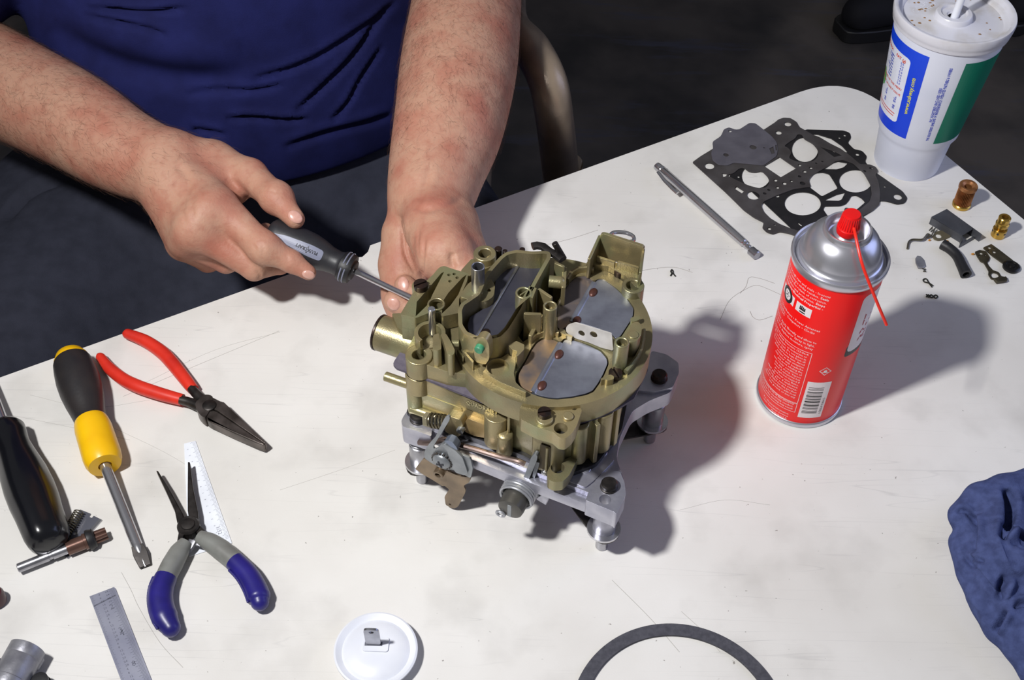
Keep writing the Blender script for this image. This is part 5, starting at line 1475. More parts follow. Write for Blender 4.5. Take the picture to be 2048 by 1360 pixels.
for p, r in ((one(c3, 312, 145), .0028), (one(c3, 425, 180), .0018), (one(c3, 720, 150), .0020)):
    part('small_bolt', MB().zcyl(*p, .128, .146, r), blsc, .0004)
# front mounting ear
mb = MB(); mb.plate(rnd(c7([(430, 162), (462, 150), (560, 150), (740, 178), (850, 168), (1000, 216), (1035, 168), (1068, 212), (1010, 380), (965, 450), (895, 508), (830, 500), (765, 440), (600, 395), (425, 305), (412, 225)]), 4), .1225, .1345, [(*one(c7, 845, 400), .0044)])
part('front_ear', mb)
part('bore', MB().zcyl(*one(c7, 845, 402), .1225, .1260, .0045), dark_in, 0)
part('rivet', MB().zcyl(*one(c7, 922, 265), .134, .1362, .0036), gold, .0006)
part('screw_seat', MB().zcyl(*one(c7, 675, 290), .128, .1372, .0056), gold, .0006)
A = U(*one(c7, 490, 320), .127); part('threaded_hole', MB().lathe(KP(*[float(np.dot(A - FF, e) * 1000) for e in (E1, E2)], .127) - E2 * .0004, -E2, [(.0030, 0), (.0030, .0010), (.0022, .0010), (.0020, -.002)], 20, False), bronz, 0)
# --- gasket between horn and bowl
part('horn_gasket', MB().plate(rnd([(786, 728), (789, 721), (822, 672), (860, 640), (1000, 560), (1200, 560), (1285, 640), (1296, 740), (1268, 797), (1242, 813), (1206.5, 830), (1168, 843), (1100, 852), (1037.5, 833.5), (990, 813.5), (940, 793.5), (860, 761), (827.5, 748.5), (793, 736)], 3), .1170, ZG), M('violet_gasket', (92, 86, 98), .75, col2=(80, 74, 88), vscale=240, bump=.3, bscale=900), 0, smooth=False)
# --- main body (float bowl)
mb = MB(); mb.prism(WORLD, kxy(rnd([(-151, 2), (-62, 2), (-50, -1), (-36, 1), (-24, 9), (-15, 24), (-11, 46), (-15, 70), (-30, 92), (-60, 104), (-148, 104), (-151, 60)], 5)), .0755, .1170)
body = part('float_bowl', mb, bev=.0012)
Ff = FR(KP(-100, 1.6, .095), E1, EZ)
mb = MB(); mb.vplate(rnd(cC([(425, 352), (600, 420), (735, 470), (735, 545), (600, 505), (428, 440)]), 2), Ff, .004)
Fg = FR(KP(-100, .2, .095), E1, EZ); part('raised_panel', mb)
mb = MB(); mb.vplate(rnd(cC([(720, 372), (740, 366), (950, 470), (952, 505), (925, 520), (890, 515), (735, 450), (722, 430)]), 3), Fg, .005); part('name_pad', mb)
Fh = FR(KP(-100, -.3, .095), E1, EZ)
u0, v0 = Fh.px(one(cC, 768, 432)); u1, v1 = Fh.px(one(cC, 1020, 520)); rt = math.atan2(v1 - v0, u1 - u0)
V_, F_ = text_tris('QUADRAJET', .0058); wd_ = max(v[0] for v in V_)
mb = MB(); ln_ = math.hypot(u1 - u0, v1 - v0)
for dz in (0, -.0008):
    put_text(mb, 'QUADRAJET', .0058, lambda a, b: Fh(a, b, dz), u0, v0, rot=rt, bold=.00012, sxk=ln_ / wd_)
part('name_letters', mb, M('worn_gold_edges', (196, 184, 138), .35, .5), 0, smooth=False)
mb = MB(); mb.zcyl(838, 742, .100, .1168, .0094); part('corner_pilaster', mb)
mb = MB(); mb.zcyl(829, 744, .0756, .1168, .0065); part('corner_column', mb)
part('horizontal_ledge', MB().cyl(KP(-147, .5, .0815), KP(-112, .5, .0815), .0035, n=16), gold, 0)
part('idle_block', MB().vplate(rnd(cC([(598, 560), (620, 525), (725, 560), (745, 600), (730, 680), (690, 700), (600, 655)]), 4), FR(KP(-110, -5, .08), E1, EZ), .008), gold, .0015)
A = FR(KP(-110, -5.5, .08), E1, EZ); part('idle_screw', MB().lathe(A(*A.px(one(cC, 727, 636))), -E2, [(.0026, -.002), (.0026, .002), (.0018, .0026)], 16), zincl, .0002)
part('lit_ledge', MB().vplate(rnd(cC([(758, 575), (785, 548), (915, 600), (925, 705), (840, 690), (760, 655)]), 3), FR(KP(-95, -1.5, .08), E1, EZ), .006), M('lit_gold', (186, 160, 112), .34, .5, col2=(170, 146, 100), vscale=120), .001)  # lamplight on this face is put into a brighter copy of the gold
mb = MB(); mb.cyl(KP(-83, 1.5, .078), KP(-83, 1.5, .108), .0085); part('bowl_column', mb)
mb = MB(); mb.cyl(KP(-75, -3, .0755), KP(-75, -3, .0945), .0056); mb.ball(KP(-75, -3, .0945), .0056, .0056, .0022); part('short_post', mb, bev=0)
mb = MB(); gus(mb, (1018, 828), (1018, 812), .09, .117, .002); part('rib', mb)
mb = MB(); mb.prism(WORLD, kxy(rnd([(-54, -7), (-37, -7), (-33, -2), (-33, 6), (-56, 6)], 2)), .0745, .1165); part('front_pillar', mb)
mb = MB(); f9 = FR(KP(-44, -7.3, .095), E1, EZ); mb.prism(f9, [(-.0036, -.017), (.0036, -.017), (.0036, .008), (.003, .0095), (-.003, .0095), (-.0036, .008)], 0, .0006); part('groove_shade', mb, M('shaded_gold', (66, 56, 34), .5, .4), 0)  # thin dark slab on the pillar; the groove's shade is its colour
part('groove_rod', MB().cyl(KP(-42.4, -8.0, .079), KP(-42.4, -8.0, .103), .0012), gold, 0)
part('steel_ball', MB().ball(KP(-43, -9, .0765), .0024), chrome, 0)
mb = MB(); mb.plate(rnd(c7([(700, 860), (735, 790), (800, 745), (860, 740), (960, 690), (1055, 640), (1000, 765), (935, 890), (870, 955), (780, 965), (712, 935)]), 4), .0745, .0845, [(*one(c7, 812, 812), .0046)]); part('foot_lug', mb, bev=.0012)
part('bore', MB().zcyl(*one(c7, 812, 807), .073, .0765, .0056), dark_in, 0)
for u, v, w in ((-20, 16, 3.2), (-13.5, 34, 4.5)):
    n = nrm([u + 63, v - 46]); mb = MB()
    g = FR(KP(u, v, 0), E1 * n[0] + E2 * n[1], -E1 * n[1] + E2 * n[0]); mb.prism(g, [(-.004, -w / 2000), (.006, -w / 2000), (.006, w / 2000), (-.004, w / 2000)], .076, .1168); part('side_rib', mb)
mb = MB(); mb.cyl(KP(-17, 26, .078), KP(-17, 26, .117), .007); mb.cyl(KP(-27, 10, .078), KP(-27, 10, .117), .006); part('side_columns', mb)
A = KP(-151, 3.5, .103); part('vacuum_nipple', MB().pipe(A + E1 * .004, A - E1 * .0165, .0034, .0022), gold, .0003)
# --- base gasket and throttle body
part('base_gasket', MB().prism(WORLD, kxy(rnd([(-152, -1), (-62, -1), (-30, -5), (-14, 12), (-8, 46), (-14, 76), (-40, 108), (-150, 108)], 5)), .0705, .0755), blackrub, 0)
mb = MB(); mb.prism(WORLD, kxy(rnd([(-150, -2), (-110, -5), (-40, -7), (-6, -8), (6, -2), (8, 10), (-4, 26), (-8, 44), (-8, 70), (0, 84), (12, 98), (10, 116), (0, 124), (-16, 122), (-40, 110), (-138, 110), (-152, 106), (-154, 92), (-142, 78), (-142, 26), (-152, 16), (-154, 2)], 4)), .0555, .0700)
part('throttle_body', mb, alum, .0012)
mb = MB(); mb.plate(rnd(cD([(590, 990), (612, 930), (650, 868), (700, 818), (760, 806), (805, 814), (832, 880), (840, 955), (780, 1078), (768, 1062)]), 4), .0560, .0730, [(*one(cD, 712, 985), .0040)]); part('corner_pad', mb, alum, .0012)
mb = MB(); mb.plate(rnd(cD([(905, 310), (950, 200), (1000, 66), (1090, 88), (1165, 140), (1168, 205), (1130, 292), (1010, 320)]), 5), .0560, .0730); part('corner_pad', mb, alum, .0012)
mb = MB(); mb.plate(rnd(cC([(250, 570), (262, 540), (290, 497), (312, 500), (345, 562), (500, 610), (490, 690), (380, 650), (290, 622), (262, 610)]), 3), .0550, .0730); part('corner_pad', mb, alum, .0015)
mb = MB(); mb.prism(WORLD, kxy(rnd([(-156, 90), (-132, 90), (-132, 118), (-150, 118), (-156, 110)], 4)), .0560, .0730); part('corner_pad', mb, alum, .0012)
mb = MB(); mb.plate(rnd(cD([(480, 870), (540, 800), (600, 690), (690, 670), (770, 740), (700, 815), (640, 870), (590, 910)]), 4), .0560, .0715); part('pad_web', mb, alum, .001)
for p in (one(cD, 585, 792), one(cD, 688, 690)):
    part('pad_disc', MB().zcyl(*p, .071, .0722, .0042), alum, .0003)
part('front_rail', MB().tube([KP(-112, -8, .0615), KP(-70, -9.5, .0605), KP(-25, -10.5, .0605), KP(-4, -11, .0605)], .0055, 8, sx=.7, up=(0, 0, 1), sq=5), alum, 0)
mb = MB(); mb.plate(rnd(cC([(760, 690), (800, 680), (870, 730), (920, 770), (1000, 800), (980, 850), (850, 790)]), 4), .06, .068); part('throttle_boss', mb, alum, .001)
# --- stand: legs, washers, standoffs, straps, bolts
for u, v in ((0, 0), (-142, 0), (0, 104), (-142, 104)):
    P = KP(u, v, 0)
    leg = part('stand_leg', MB().lathe(P, EZ, [(.0040, 0), (.0045, .0006), (.0045, .0225)], 28), steel, 0)
    part('washer', MB().lathe(P + EZ * .022, EZ, [(.0045, 0), (.0118, 0), (.0120, .0004), (.0118, .0022), (.0050, .0024)], 40), chrome, 0, leg)
    part('standoff', MB().lathe(P + EZ * .0242, EZ, [(.0078, 0), (.0080, .001), (.0080, .0215), (.0072, .022), (.0072, .0230), (.0080, .0235), (.0080, .025), (.0072, .0255), (.0072, .0265), (.0080, .027), (.0080, .0300), (.0086, .0302), (.0086, .0318)], 36), alum if u == 0 and v == 0 else steel, 0, leg)
    part('bolt_head', MB().lathe(P + EZ * .0728, EZ, [(.0062, 0), (.0060, .0012), (.0056, .0014), (.0056, .0042), (.0046, .0052), (.0020, .0056)], 28), blsc if v else dsteel, 0, leg)
for (a_, b_) in (((0, 0), (-142, 104)), ((0, 104), (-142, 0))):
    A = KP(*a_, 0); B = KP(*b_, 0); g = FR(A, B - A, np.cross(EZ, B - A)); L = np.linalg.norm(B - A)
    zz = .0218 if a_[1] == 0 else .0200
    part('strap', MB().prism(g, rnd([(-.0115, -.0095), (L + .0115, -.0095), (L + .0115, .0095), (-.0115, .0095)], .009), zz - .0016, zz), dsteel, .0003)
# --- throttle linkage
def LV(off): return FR(KP(-114, -16 + off, .06), E1, EZ)
part('throttle_lever', MB().vplate(rnd(c6([(205, 800), (320, 660), (480, 740), (640, 830), (800, 900), (965, 920), (945, 980), (862, 1030), (892, 1090), (885, 1130), (792, 1310), (742, 1340), (700, 1335), (620, 1290), (605, 1180), (668, 1080), (600, 1028), (582, 1040), (440, 950), (300, 870)]), 3), LV(0), .0014, [(*one(c6, 680, 1285), .0010)]), bronz, .0003)
part('cam_lever', MB().vplate(rnd(c6([(325, 580), (380, 480), (480, 370), (600, 120), (640, 75), (682, 98), (670, 145), (560, 325), (455, 490), (455, 525), (490, 540), (600, 425), (700, 430), (770, 520), (800, 600), (955, 655), (990, 800), (962, 930), (900, 900), (840, 860), (700, 810), (600, 810), (440, 730), (335, 660)]), 4), LV(-1.8), .0016), zincl, .0005)
part('raised_cam', MB().vplate(rnd(c6([(556, 475), (600, 462), (760, 560), (850, 650), (922, 860), (880, 892), (760, 855), (705, 780), (640, 560)]), 4), LV(-3.4), .0018), zincl, .0006)
part('cam_shade', MB().vplate(rnd(c6([(600, 420), (650, 415), (720, 445), (770, 510), (785, 550), (690, 500)]), 2), LV(-3.0), .006), M('shaded_zinc', (120, 130, 150), .35, .6), .0005)  # bluish shade on the cam's edge, put into the zinc colour
f8 = LV(-3.2); S0 = f8(*f8.px(one(c6, 572, 690)))
sc_ = part('phillips_screw', MB().lathe(S0, -E2, [(.0068, -.003), (.0068, .0008), (.0060, .0022), (.0040, .0032), (.0016, .0036)], 32), zincl, 0)
mb = MB(); g = FR(S0 - E2 * .0034, E1 * .9 + EZ * .4, EZ * .9 - E1 * .4)
mb.prism(g, [(-.0030, -.0006), (.0030, -.0006), (.0030, .0006), (-.0030, .0006)], -.001, .0006); mb.prism(g, [(-.0006, -.0030), (.0006, -.0030), (.0006, .0030), (-.0006, .0030)], -.001, .0006)
part('cross_slot', mb, ink_hole, 0, sc_)  # black cross, shade of the screw recess put into colour
mb = MB()
for k in range(18):
    t = 2 * PI * k / 18; c = S0 + E1 * .0072 * math.cos(t) + EZ * .0072 * math.sin(t); mb.box(c, .0014, .0014, .0016, FR((0, 0, 0), E1, EZ))
part('star_washer', mb, dsteel, 0, sc_)
f8 = LV(-.6); c = f8(*f8.px(one(c6, 535, 852))); part('bushing', MB().lathe(c, -E2, [(.0039, -.002), (.0039, .0022), (.0034, .0026), (.0022, .0026), (.0020, 0)], 28), bronz, 0)
f8 = FR(KP(-130, -12, .075), E1, EZ)
A = f8(*f8.px(one(c6, 352, 130))); B = f8(*f8.px(one(c6, 420, 138)))
part('hex_nut', MB().lathe(A, B - A, [(.0050, 0), (.0054, .0004), (.0054, .0032), (.0050, .0036)], 6), M('pale_brass', (176, 168, 140), .35, .7), .0002)
C_ = f8(*f8.px(one(c6, 620, 165)))
part('idle_spring', MB().tube(coil(B, C_, .0048, .0008, 4.5), .0008, 8), bpy.data.materials['spring_steel'], 0)
part('idle_stud', MB().cyl(A, C_, .0022), zincl, 0)
f8 = FR(KP(-100, -11, .065), E1, EZ)
part('link_rod', MB().tube(spline([f8(*f8.px(p)) for p in c6([(255, 440), (360, 450), (500, 430)])] + [f8(*f8.px(p)) for p in cC([(600, 715), (690, 752), (860, 800), (1040, 855), (1180, 888), (1240, 915)])], 5), .0020, 10), M('rod_steel', (140, 122, 116), .25, .8), 0)
f8 = FR(KP(-60, -11, .055), E1, EZ)
part('pawl_lever', MB().vplate(rnd(c7([(405, 1015), (470, 880), (535, 705), (568, 668), (602, 690), (592, 745), (485, 1000), (452, 1038)]), 3), f8, .0035), zincl, .0008)
f8 = FR(KP(-60, -9, .055), E1, EZ)
part('lock_lever', MB().vplate(rnd(c7([(490, 1045), (520, 1000), (548, 900), (580, 752), (622, 762), (612, 805), (562, 950), (592, 985), (622, 1040), (608, 1122), (580, 1120), (582, 1060)]), 2), f8, .0022), zincl, .0005)
mb = MB(); mb.vplate(c7([(580, 1145), (640, 1090), (730, 1110), (690, 1215)]), FR(KP(-50, -9, .05), E1, EZ), .008); part('stop_tab', mb, alum, .001)
f8 = FR(KP(-66, -20, .046), E1, EZ); c = f8(*f8.px(one(c7, 372, 1140)))
mb = MB(); n = 20; pts = [c + E1 * .0116 * math.cos(2 * PI * k / n) + EZ * .0116 * math.sin(2 * PI * k / n) + E2 * (.0135 * k / (n * 6.2)) for k in range(int(n * 6.2))]
mb.tube(pts, .00105, 8); part('return_spring', mb, M('pale_spring', (176, 178, 184), .35, .6), 0)
part('spring_hub', MB().lathe(c + E2 * .016, -E2, [(.0092, 0), (.0092, .0230), (.0088, .0255), (.0070, .0265), (.0030, .0267)], 28), M('worn_hub', (96, 94, 90), .4, .6), 0)
part('hub_slot', MB().box(c - E2 * .0104, .0030, .0012, .0130, FR((0, 0, 0), E1, -E2)), zincl, .0003)
A = f8(*f8.px(one(c7, 268, 1255))) * 0 + c - E2 * .0112 - E1 * .0062 - EZ * .0066
part('hook_eye', MB().tube([A + E1 * .0030 * math.cos(t) + EZ * .0024 * math.sin(t) for t in np.linspace(0, 2 * PI, 15)[:-1]], .0010, 8, closed=True), bpy.data.materials['pale_spring'], 0)
mb = MB(); mb.cyl(c + E2 * .012, c + E2 * .030, .0065); part('throttle_shaft', mb, steel, .0005)
# ---------------------------------------------------------------- the person behind the table
def skin_mat():
    m = M('skin', (180, 138, 116), .54, col2=(168, 108, 90), vscale=30, vlo=.42, vhi=.72, bump=.8, bscale=480, sss=.1, spec=.32, vdet=5)
    nt = m.node_tree; b = nt.nodes['Principled BSDF']
    src = b.inputs['Base Color'].links[0].from_socket
    tc = [n for n in nt.nodes if n.type == 'TEX_COORD'][0]
    n = nt.nodes.new('ShaderNodeTexNoise'); n.inputs['Scale'].default_value = 150; n.inputs['Detail'].default_value = 4
    nt.links.new(tc.outputs['Object'], n.inputs['Vector'])
    r = nt.nodes.new('ShaderNodeValToRGB'); r.color_ramp.elements[0].position = .5; r.color_ramp.elements[1].position = .75
    nt.links.new(n.outputs['Fac'], r.inputs[0])
    mt = nt.nodes.new('ShaderNodeMath'); mt.operation = 'MULTIPLY'; mt.inputs[1].default_value = .5
    nt.links.new(r.outputs[0], mt.inputs[0])
    mx = nt.nodes.new('ShaderNodeMix'); mx.data_type = 'RGBA'
    nt.links.new(mt.outputs[0], mx.inputs[0]); nt.links.new(src, mx.inputs[6]); mx.inputs[7].default_value = lin((158, 102, 84)) + (1,)
    nt.links.new(mx.outputs[2], b.inputs['Base Color'])
    return m
skin = skin_mat()
def dense(nodes, n=5):
    q = spline([np.array([*p, r]) for p, r in nodes], n)
    return [(x[:3], x[3]) for x in q]
PC = np.array([-.268, 1.085, 0])          # the person's middle; TD is to the viewer's right, TN towards the table
def PP(a, f, z): return PC + TD * a + TN * f + np.array([0, 0, z])
SHR = PP(-.178, .0, .335); SHL = PP(.205, .0, .335)
ELR = U(-135, 92, .066); ELL = U(940, -85, .10)
person = thing('person', 'person in navy shirt and dark trousers seated behind table, holding screwdriver', 'person', PP(0, 0, -.74))

# right hand (on the viewer's left) round the screwdriver
DZR = -.066
W = lambda *pts: CH_([(p[0], p[1], p[2] + DZR, p[3]) for p in pts], 0)
H_ = .0014
S = SDF((-.64, .60, -.005), (-.10, 1.08, .20), H_)
fore = W((0, 165, .135, 97), (145, 240, .140, 89), (238, 298, .143, 76), (335, 340, .146, 64))
S.chain(dense([(ELR, .0455)] + fore), .012)
wr = W((340, 340, .146, 62))[0]
S.chain([wr] + W((434, 412, .153, 40)), .014)
S.chain([wr] + W((396, 455, .143, 41)), .014)
S.chain([wr] + W((374, 478, .130, 38)), .014)
S.chain([wr] + W((366, 488, .116, 32)), .014)
S.chain([wr] + W((425, 330, .146, 44), (500, 352, .152, 34)), .012)
S.chain(W((430, 370, .146, 40), (470, 385, .142, 26)), .010)       # web between thumb and forefinger
S.chain(W((500, 352, .152, 34), (553, 396, .154, 28), (590, 438, .151, 20)), .005)
S.chain(W((434, 412, .153, 40), (530, 497, .141, 27), (583, 523, .132, 22), (617, 545, .126, 16)), .004)
S.chain(W((396, 457, .143, 39), (508, 537, .121, 24), (560, 528, .103, 20), (592, 492, .101, 16)), .0035)
S.chain(W((374, 480, .130, 36), (452, 522, .106, 24), (512, 506, .095, 19), (531, 460, .112, 15)), .0035)
S.chain(W((366, 490, .116, 31), (415, 522, .093, 22), (465, 514, .084, 18), (490, 488, .084, 14)), .0035)
for p in ((414, 424, .159, 26), (386, 464, .147, 26)):      # knuckles
    q = W(p)[0]; S.ell(q[0], (q[1],) * 3, k=.02)
q = W((528, 496, .1415, 26))[0]; S.ell(q[0], (q[1],) * 3, k=.012)
q = W((553, 395, .155, 28))[0]; S.ell(q[0], (q[1],) * 3, k=.01)
q = W((335, 372, .150, 30))[0]; S.ell(q[0], (q[1],) * 3, k=.02)
VR, QR = S.mesh(2)
VR = fold(VR, QR, [([(505, 488), (512, 500), (512, 514)], .0005, 3.2, .4), ([(522, 486), (527, 498), (525, 512)], .0004, 3, .4), ([(572, 508), (577, 520), (574, 532)], .0004, 3, .4), ([(540, 380), (552, 385), (562, 382)], .0004, 3, .4),
    ([(392, 380), (384, 410), (388, 440)], .0006, 6, .4), ([(372, 392), (366, 420), (372, 452)], .0005, 5, .4), ([(452, 356), (480, 378), (505, 412)], .0018, 8, .2), ([(512, 540), (520, 550), (518, 560)], .0007, 3, .5), ([(578, 424), (590, 420), (600, 424)], .0006, 3, .3), ([(350, 330), (372, 350), (380, 390)], .0012, 7, .4)])

W = lambda *pts: CH_(pts, 0)
# left hand (on the viewer's right) steadying the carburettor from behind
S = SDF((-.155, .58, -.005), (.05, 1.14, .22), H_)
foreL = W((934, 0, .100, 99), (918, 130, .095, 107), (898, 250, .088, 98), (876, 330, .080, 83), (860, 400, .076, 72))
S.chain(dense([(ELL, .044)] + foreL), .012)
wl2 = W((860, 400, .076, 70))[0]
S.chain([wl2] + W((818, 470, .056, 50), (808, 530, .042, 47), (811, 590, .029, 44), (818, 640, .021, 40)), .009)
S.chain([wl2] + W((872, 455, .084, 64), (890, 508, .090, 60)), .003)
S.chain([wl2] + W((905, 450, .074, 46), (930, 500, .078, 44)), .012)
S.chain(W((890, 508, .090, 52), (932, 548, .086, 36), (975, 572, .080, 26), (1000, 592, .074, 20)), .006)
S.chain(W((848, 630, .030, 25), (834, 597, .044, 24), (810, 570, .050, 21)), .003)
S.chain(W((862, 656, .022, 26), (822, 619, .042, 26), (790, 602, .048, 23)), .003)
S.chain(W((815, 600, .030, 34), (858, 606, .026, 24), (900, 606, .024, 20), (928, 598, .024, 17)), .004)
S.chain(W((812, 610, .026, 34), (850, 622, .014, 22), (885, 622, .010, 18), (905, 616, .010, 15)), .004)
VL, QL = S.mesh(2)
VL = fold(VL, QL, [([(849, 476), (846, 515), (845, 556)], .0016, 4, .5), ([(826, 470), (828, 500), (840, 540)], .0010, 4, .5), ([(815, 462), (818, 490), (830, 528), (842, 552)], .0009, 3.5, .5), ([(838, 455), (836, 490), (842, 530)], .0008, 3.5, .5), ([(905, 505), (903, 520), (908, 538)], .0022, 6, .3), ([(800, 430), (806, 470), (812, 510), (832, 548)], .0020, 4, .4),
    ([(820, 410), (850, 420), (890, 412), (925, 400)], .0012, 6, .5), ([(773, 590), (785, 583), (800, 590)], .0006, 3, .3), ([(862, 330), (850, 370), (838, 410)], .0012, 7, .5)])

# shoulders, neck and head in the same skin
S = SDF(PP(0, 0, 0) + [-.42, -.42, -.15], PP(0, 0, 0) + [.42, .42, .80], .006)
BF = FR((0, 0, 0), TD, -TN)
S.chain([(ELR, .045), (SHR, .055)], .02); S.chain([(ELL, .046), (SHL, .055)], .02)
S.ell(PP(0, 0, .20), (.165, .10, .20), BF, .04); S.ell(PP(0, .01, .02), (.16, .105, .14), BF, .04)
S.chain([(SHR, .05), (PP(0, -.02, .37), .06), (SHL, .05)], .04)
S.chain([(PP(0, -.01, .36), .058), (PP(0, .04, .47), .055)], .03)
S.ell(PP(0, .075, .565), (.074, .096, .115), BF, .02); S.ell(PP(0, .115, .505), (.055, .06, .06), BF, .03)
S.chain([(PP(0, .165, .575), .010), (PP(0, .186, .548), .014)], .012)
for s_ in (-1, 1):
    S.ell(PP(s_ * .076, .065, .56), (.010, .020, .030), BF, .006)
    S.ell(PP(s_ * .032, .168, .585), (.016, .012, .010), BF, .008, cut=True)
S.chain([(PP(-.022, .172, .508), .006), (PP(.022, .172, .508), .006)], .006); S.chain([(PP(-.024, .181, .5085), .003), (PP(.024, .181, .5085), .003)], .003, cut=True)
VB, QB = S.mesh(2)
n1, n2 = len(VR), len(VL)
VA = np.concatenate([VR, VL, VB]); QA = np.concatenate([QR, QL + n1, QB + n1 + n2])
bodyo = mkobj('body', np_mesh('body', VA, QA), skin, person, ang=0)
hairm = M('brown_hair', (44, 30, 24), .5)
mb = MB()
for s_ in (-1, 1): mb.ball(PP(s_ * .032, .160, .585), .012)
MBe = mb.build('eyes', M('eye_white', (220, 218, 214), .2), person)
S = SDF(PP(0, 0, .45) + [-.2, -.2, 0], PP(0, 0, .45) + [.2, .2, .28], .005)
S.ell(PP(0, .060, .585), (.083, .102, .112), BF, .01); S.halfspace(PP(0, .125, .62), TN * .8 + np.array([0, 0, -.35])); S.halfspace((0, 0, .53), (0, 0, -1))
V, Q = S.mesh(2); mkobj('hair', np_mesh('hair', V, Q), hairm, person, ang=0)

# finger nails: placed on the modelled surface
nailm = M('finger_nail', (206, 160, 146), .3, col2=(196, 146, 130), vscale=300, coat=.3)
def nail(V, Q, px, py, tipdir, w, l):
    P = proj(V); N = vnormals(V, Q)
    d = np.hypot(P[:, 0] - px, P[:, 1] - py)
    m = np.where((d < 7) & (((CP - V) * N).sum(1) > 0))[0]
    dep = (V[m] - CP) @ CF
    m = m[dep < dep.min() + .006]
    c = V[m].mean(0); n = nrm(N[m].mean(0))
    t = UPL(px + tipdir[0], py + tipdir[1], c, n) - UPL(px, py, c, n)
    g = FR(c, np.cross(nrm(t), n), t)
    mb = MB(); mb.ball(c - g.z * .0006, w, l, .0016, g, 18, 8)
    mb.build('fingernail', nailm, person, ang=1)
nail(VR, QR, 591, 433, (9, 7), .0046, .0062)
nail(VR, QR, 617, 549, (10, 3), .0036, .0052)
nail(VL, QL, 807, 569, (-2, -10), .0046, .0066)
nail(VL, QL, 788, 608, (-6, 6), .0056, .0050)

# hair on the forearms
def strands(V, Q, A, B, n, lo, hi, lmin, lmax, seed):
    rg = np.random.default_rng(seed)
    N = vnormals(V, Q)
    ax = nrm(B - A); L = np.linalg.norm(B - A)
    t = ((V - A) @ ax) / L
    idx = np.where((t > lo) & (t < hi))[0]
    wgt = np.clip((hi - t[idx]) * 4, .05, 1)
    idx = rg.choice(idx, n, p=wgt / wgt.sum())
    P = V[idx] + rg.normal(0, .0007, (n, 3)); Nn = N[idx]
    d = ax + rg.normal(0, .55, (n, 3)); d -= (d * Nn).sum(1)[:, None] * Nn; d /= np.linalg.norm(d, axis=1)[:, None]
    side = np.cross(d, Nn)
    ln = rg.uniform(lmin, lmax, n)[:, None]; w = rg.uniform(.00004, .00007, n)[:, None]
    curl = rg.normal(0, .35, n)[:, None]
    vs = []; 
    for k, (u, h) in enumerate(((0, -.0002), (.33, .0011), (.68, .0015), (1., .0009))):
        c = P + d * ln * u + Nn * h + side * curl * ln * u * u
        ww = w * (1 - u * .75)
        vs += [c + side * ww, c - side * ww * .5 + Nn * ww, c - side * ww * .5 - Nn * ww]
    VV = np.stack(vs, 1).reshape(-1, 3)
    F = []
    for k in range(3):
        for j in range(3): F.append((k * 3 + j, k * 3 + (j + 1) % 3, k * 3 + 3 + (j + 1) % 3, k * 3 + 3 + j))
    QQ = (np.array(F)[None] + 12 * np.arange(n)[:, None, None]).reshape(-1, 4)
    return VV, QQ
a_, qa = strands(VR, QR, ELR, wr[0], 6500, .05, 1.15, .006, .014, 3)
b_, qb = strands(VL, QL, ELL, wl2[0], 6500, .1, 1.0, .006, .013, 5)
ah = mkobj('arm_hair', np_mesh('arm_hair', np.concatenate([a_, b_]), np.concatenate([qa, qb + len(a_)])), M('arm_hair_brown', (82, 56, 42), .5), person, ang=0)
ah['kind'] = 'stuff'

# shirt
navy = M('navy_knit', (30, 34, 84), .85, col2=(24, 27, 70), vscale=30, bump=.5, bscale=1100, spec=.15)
S = SDF(PP(0, 0, 0) + [-.42, -.40, -.07], PP(0, 0, 0) + [.42, .40, .46], .0034)
S.ell(PP(0, .015, .08), (.222, .150, .20), BF, .05); S.ell(PP(0, .0, .25), (.20, .125, .18), BF, .05); S.ell(PP(0, .02, -.02), (.232, .158, .13), BF, .05)
S.chain([(SHR, .068), (SHR * .30 + ELR * .70, .064)], .02); S.chain([(SHL, .066), (SHL * .55 + ELL * .45, .062)], .03)
S.chain([(SHR, .065), (PP(0, -.02, .36), .07), (SHL, .065)], .04)
S.cone(PP(0, .0, .40), PP(0, .02, .52), .066, .075, .01, cut=True)
S.halfspace((0, 0, -.045), (0, 0, -1))
V, Q = S.mesh(2)
cS = lambda p: cr(60, 0, 2.56, p)
V = fold(V, Q, [(cS([(300, 45), (450, 50), (580, 62), (800, 42)]), .006, 5, .5), (cS([(280, 75), (450, 110), (620, 152), (690, 180)]), .005, 5, .5), (cS([(1150, 408), (1350, 350), (1500, 280), (1700, 150), (1880, 10)]), .0055, 6, .3), (cS([(1365, 575), (1500, 450), (1650, 300), (1750, 160), (1830, 60)]), .006, 6, .3), (cS([(1540, 625), (1630, 530), (1700, 400), (1810, 235)]), .0045, 5, .3), (cS([(800, 490), (950, 472), (1150, 465), (1300, 435)]), .0045, 5, .35), (cS([(1000, 610), (1150, 605), (1300, 618), (1430, 612)]), .006, 5, .5), (cS([(830, 665), (900, 672), (1000, 692)]), .005, 5, .4),
    (cS([(100, 130), (300, 270), (500, 350), (700, 395), (900, 410), (1100, 385)]), .008, 26, .5), (cS([(1300, 760), (1500, 690), (1700, 640), (1860, 590)]), .005, 7, .5)])
mkobj('shirt', np_mesh('shirt', V, Q), navy, person, ang=0)

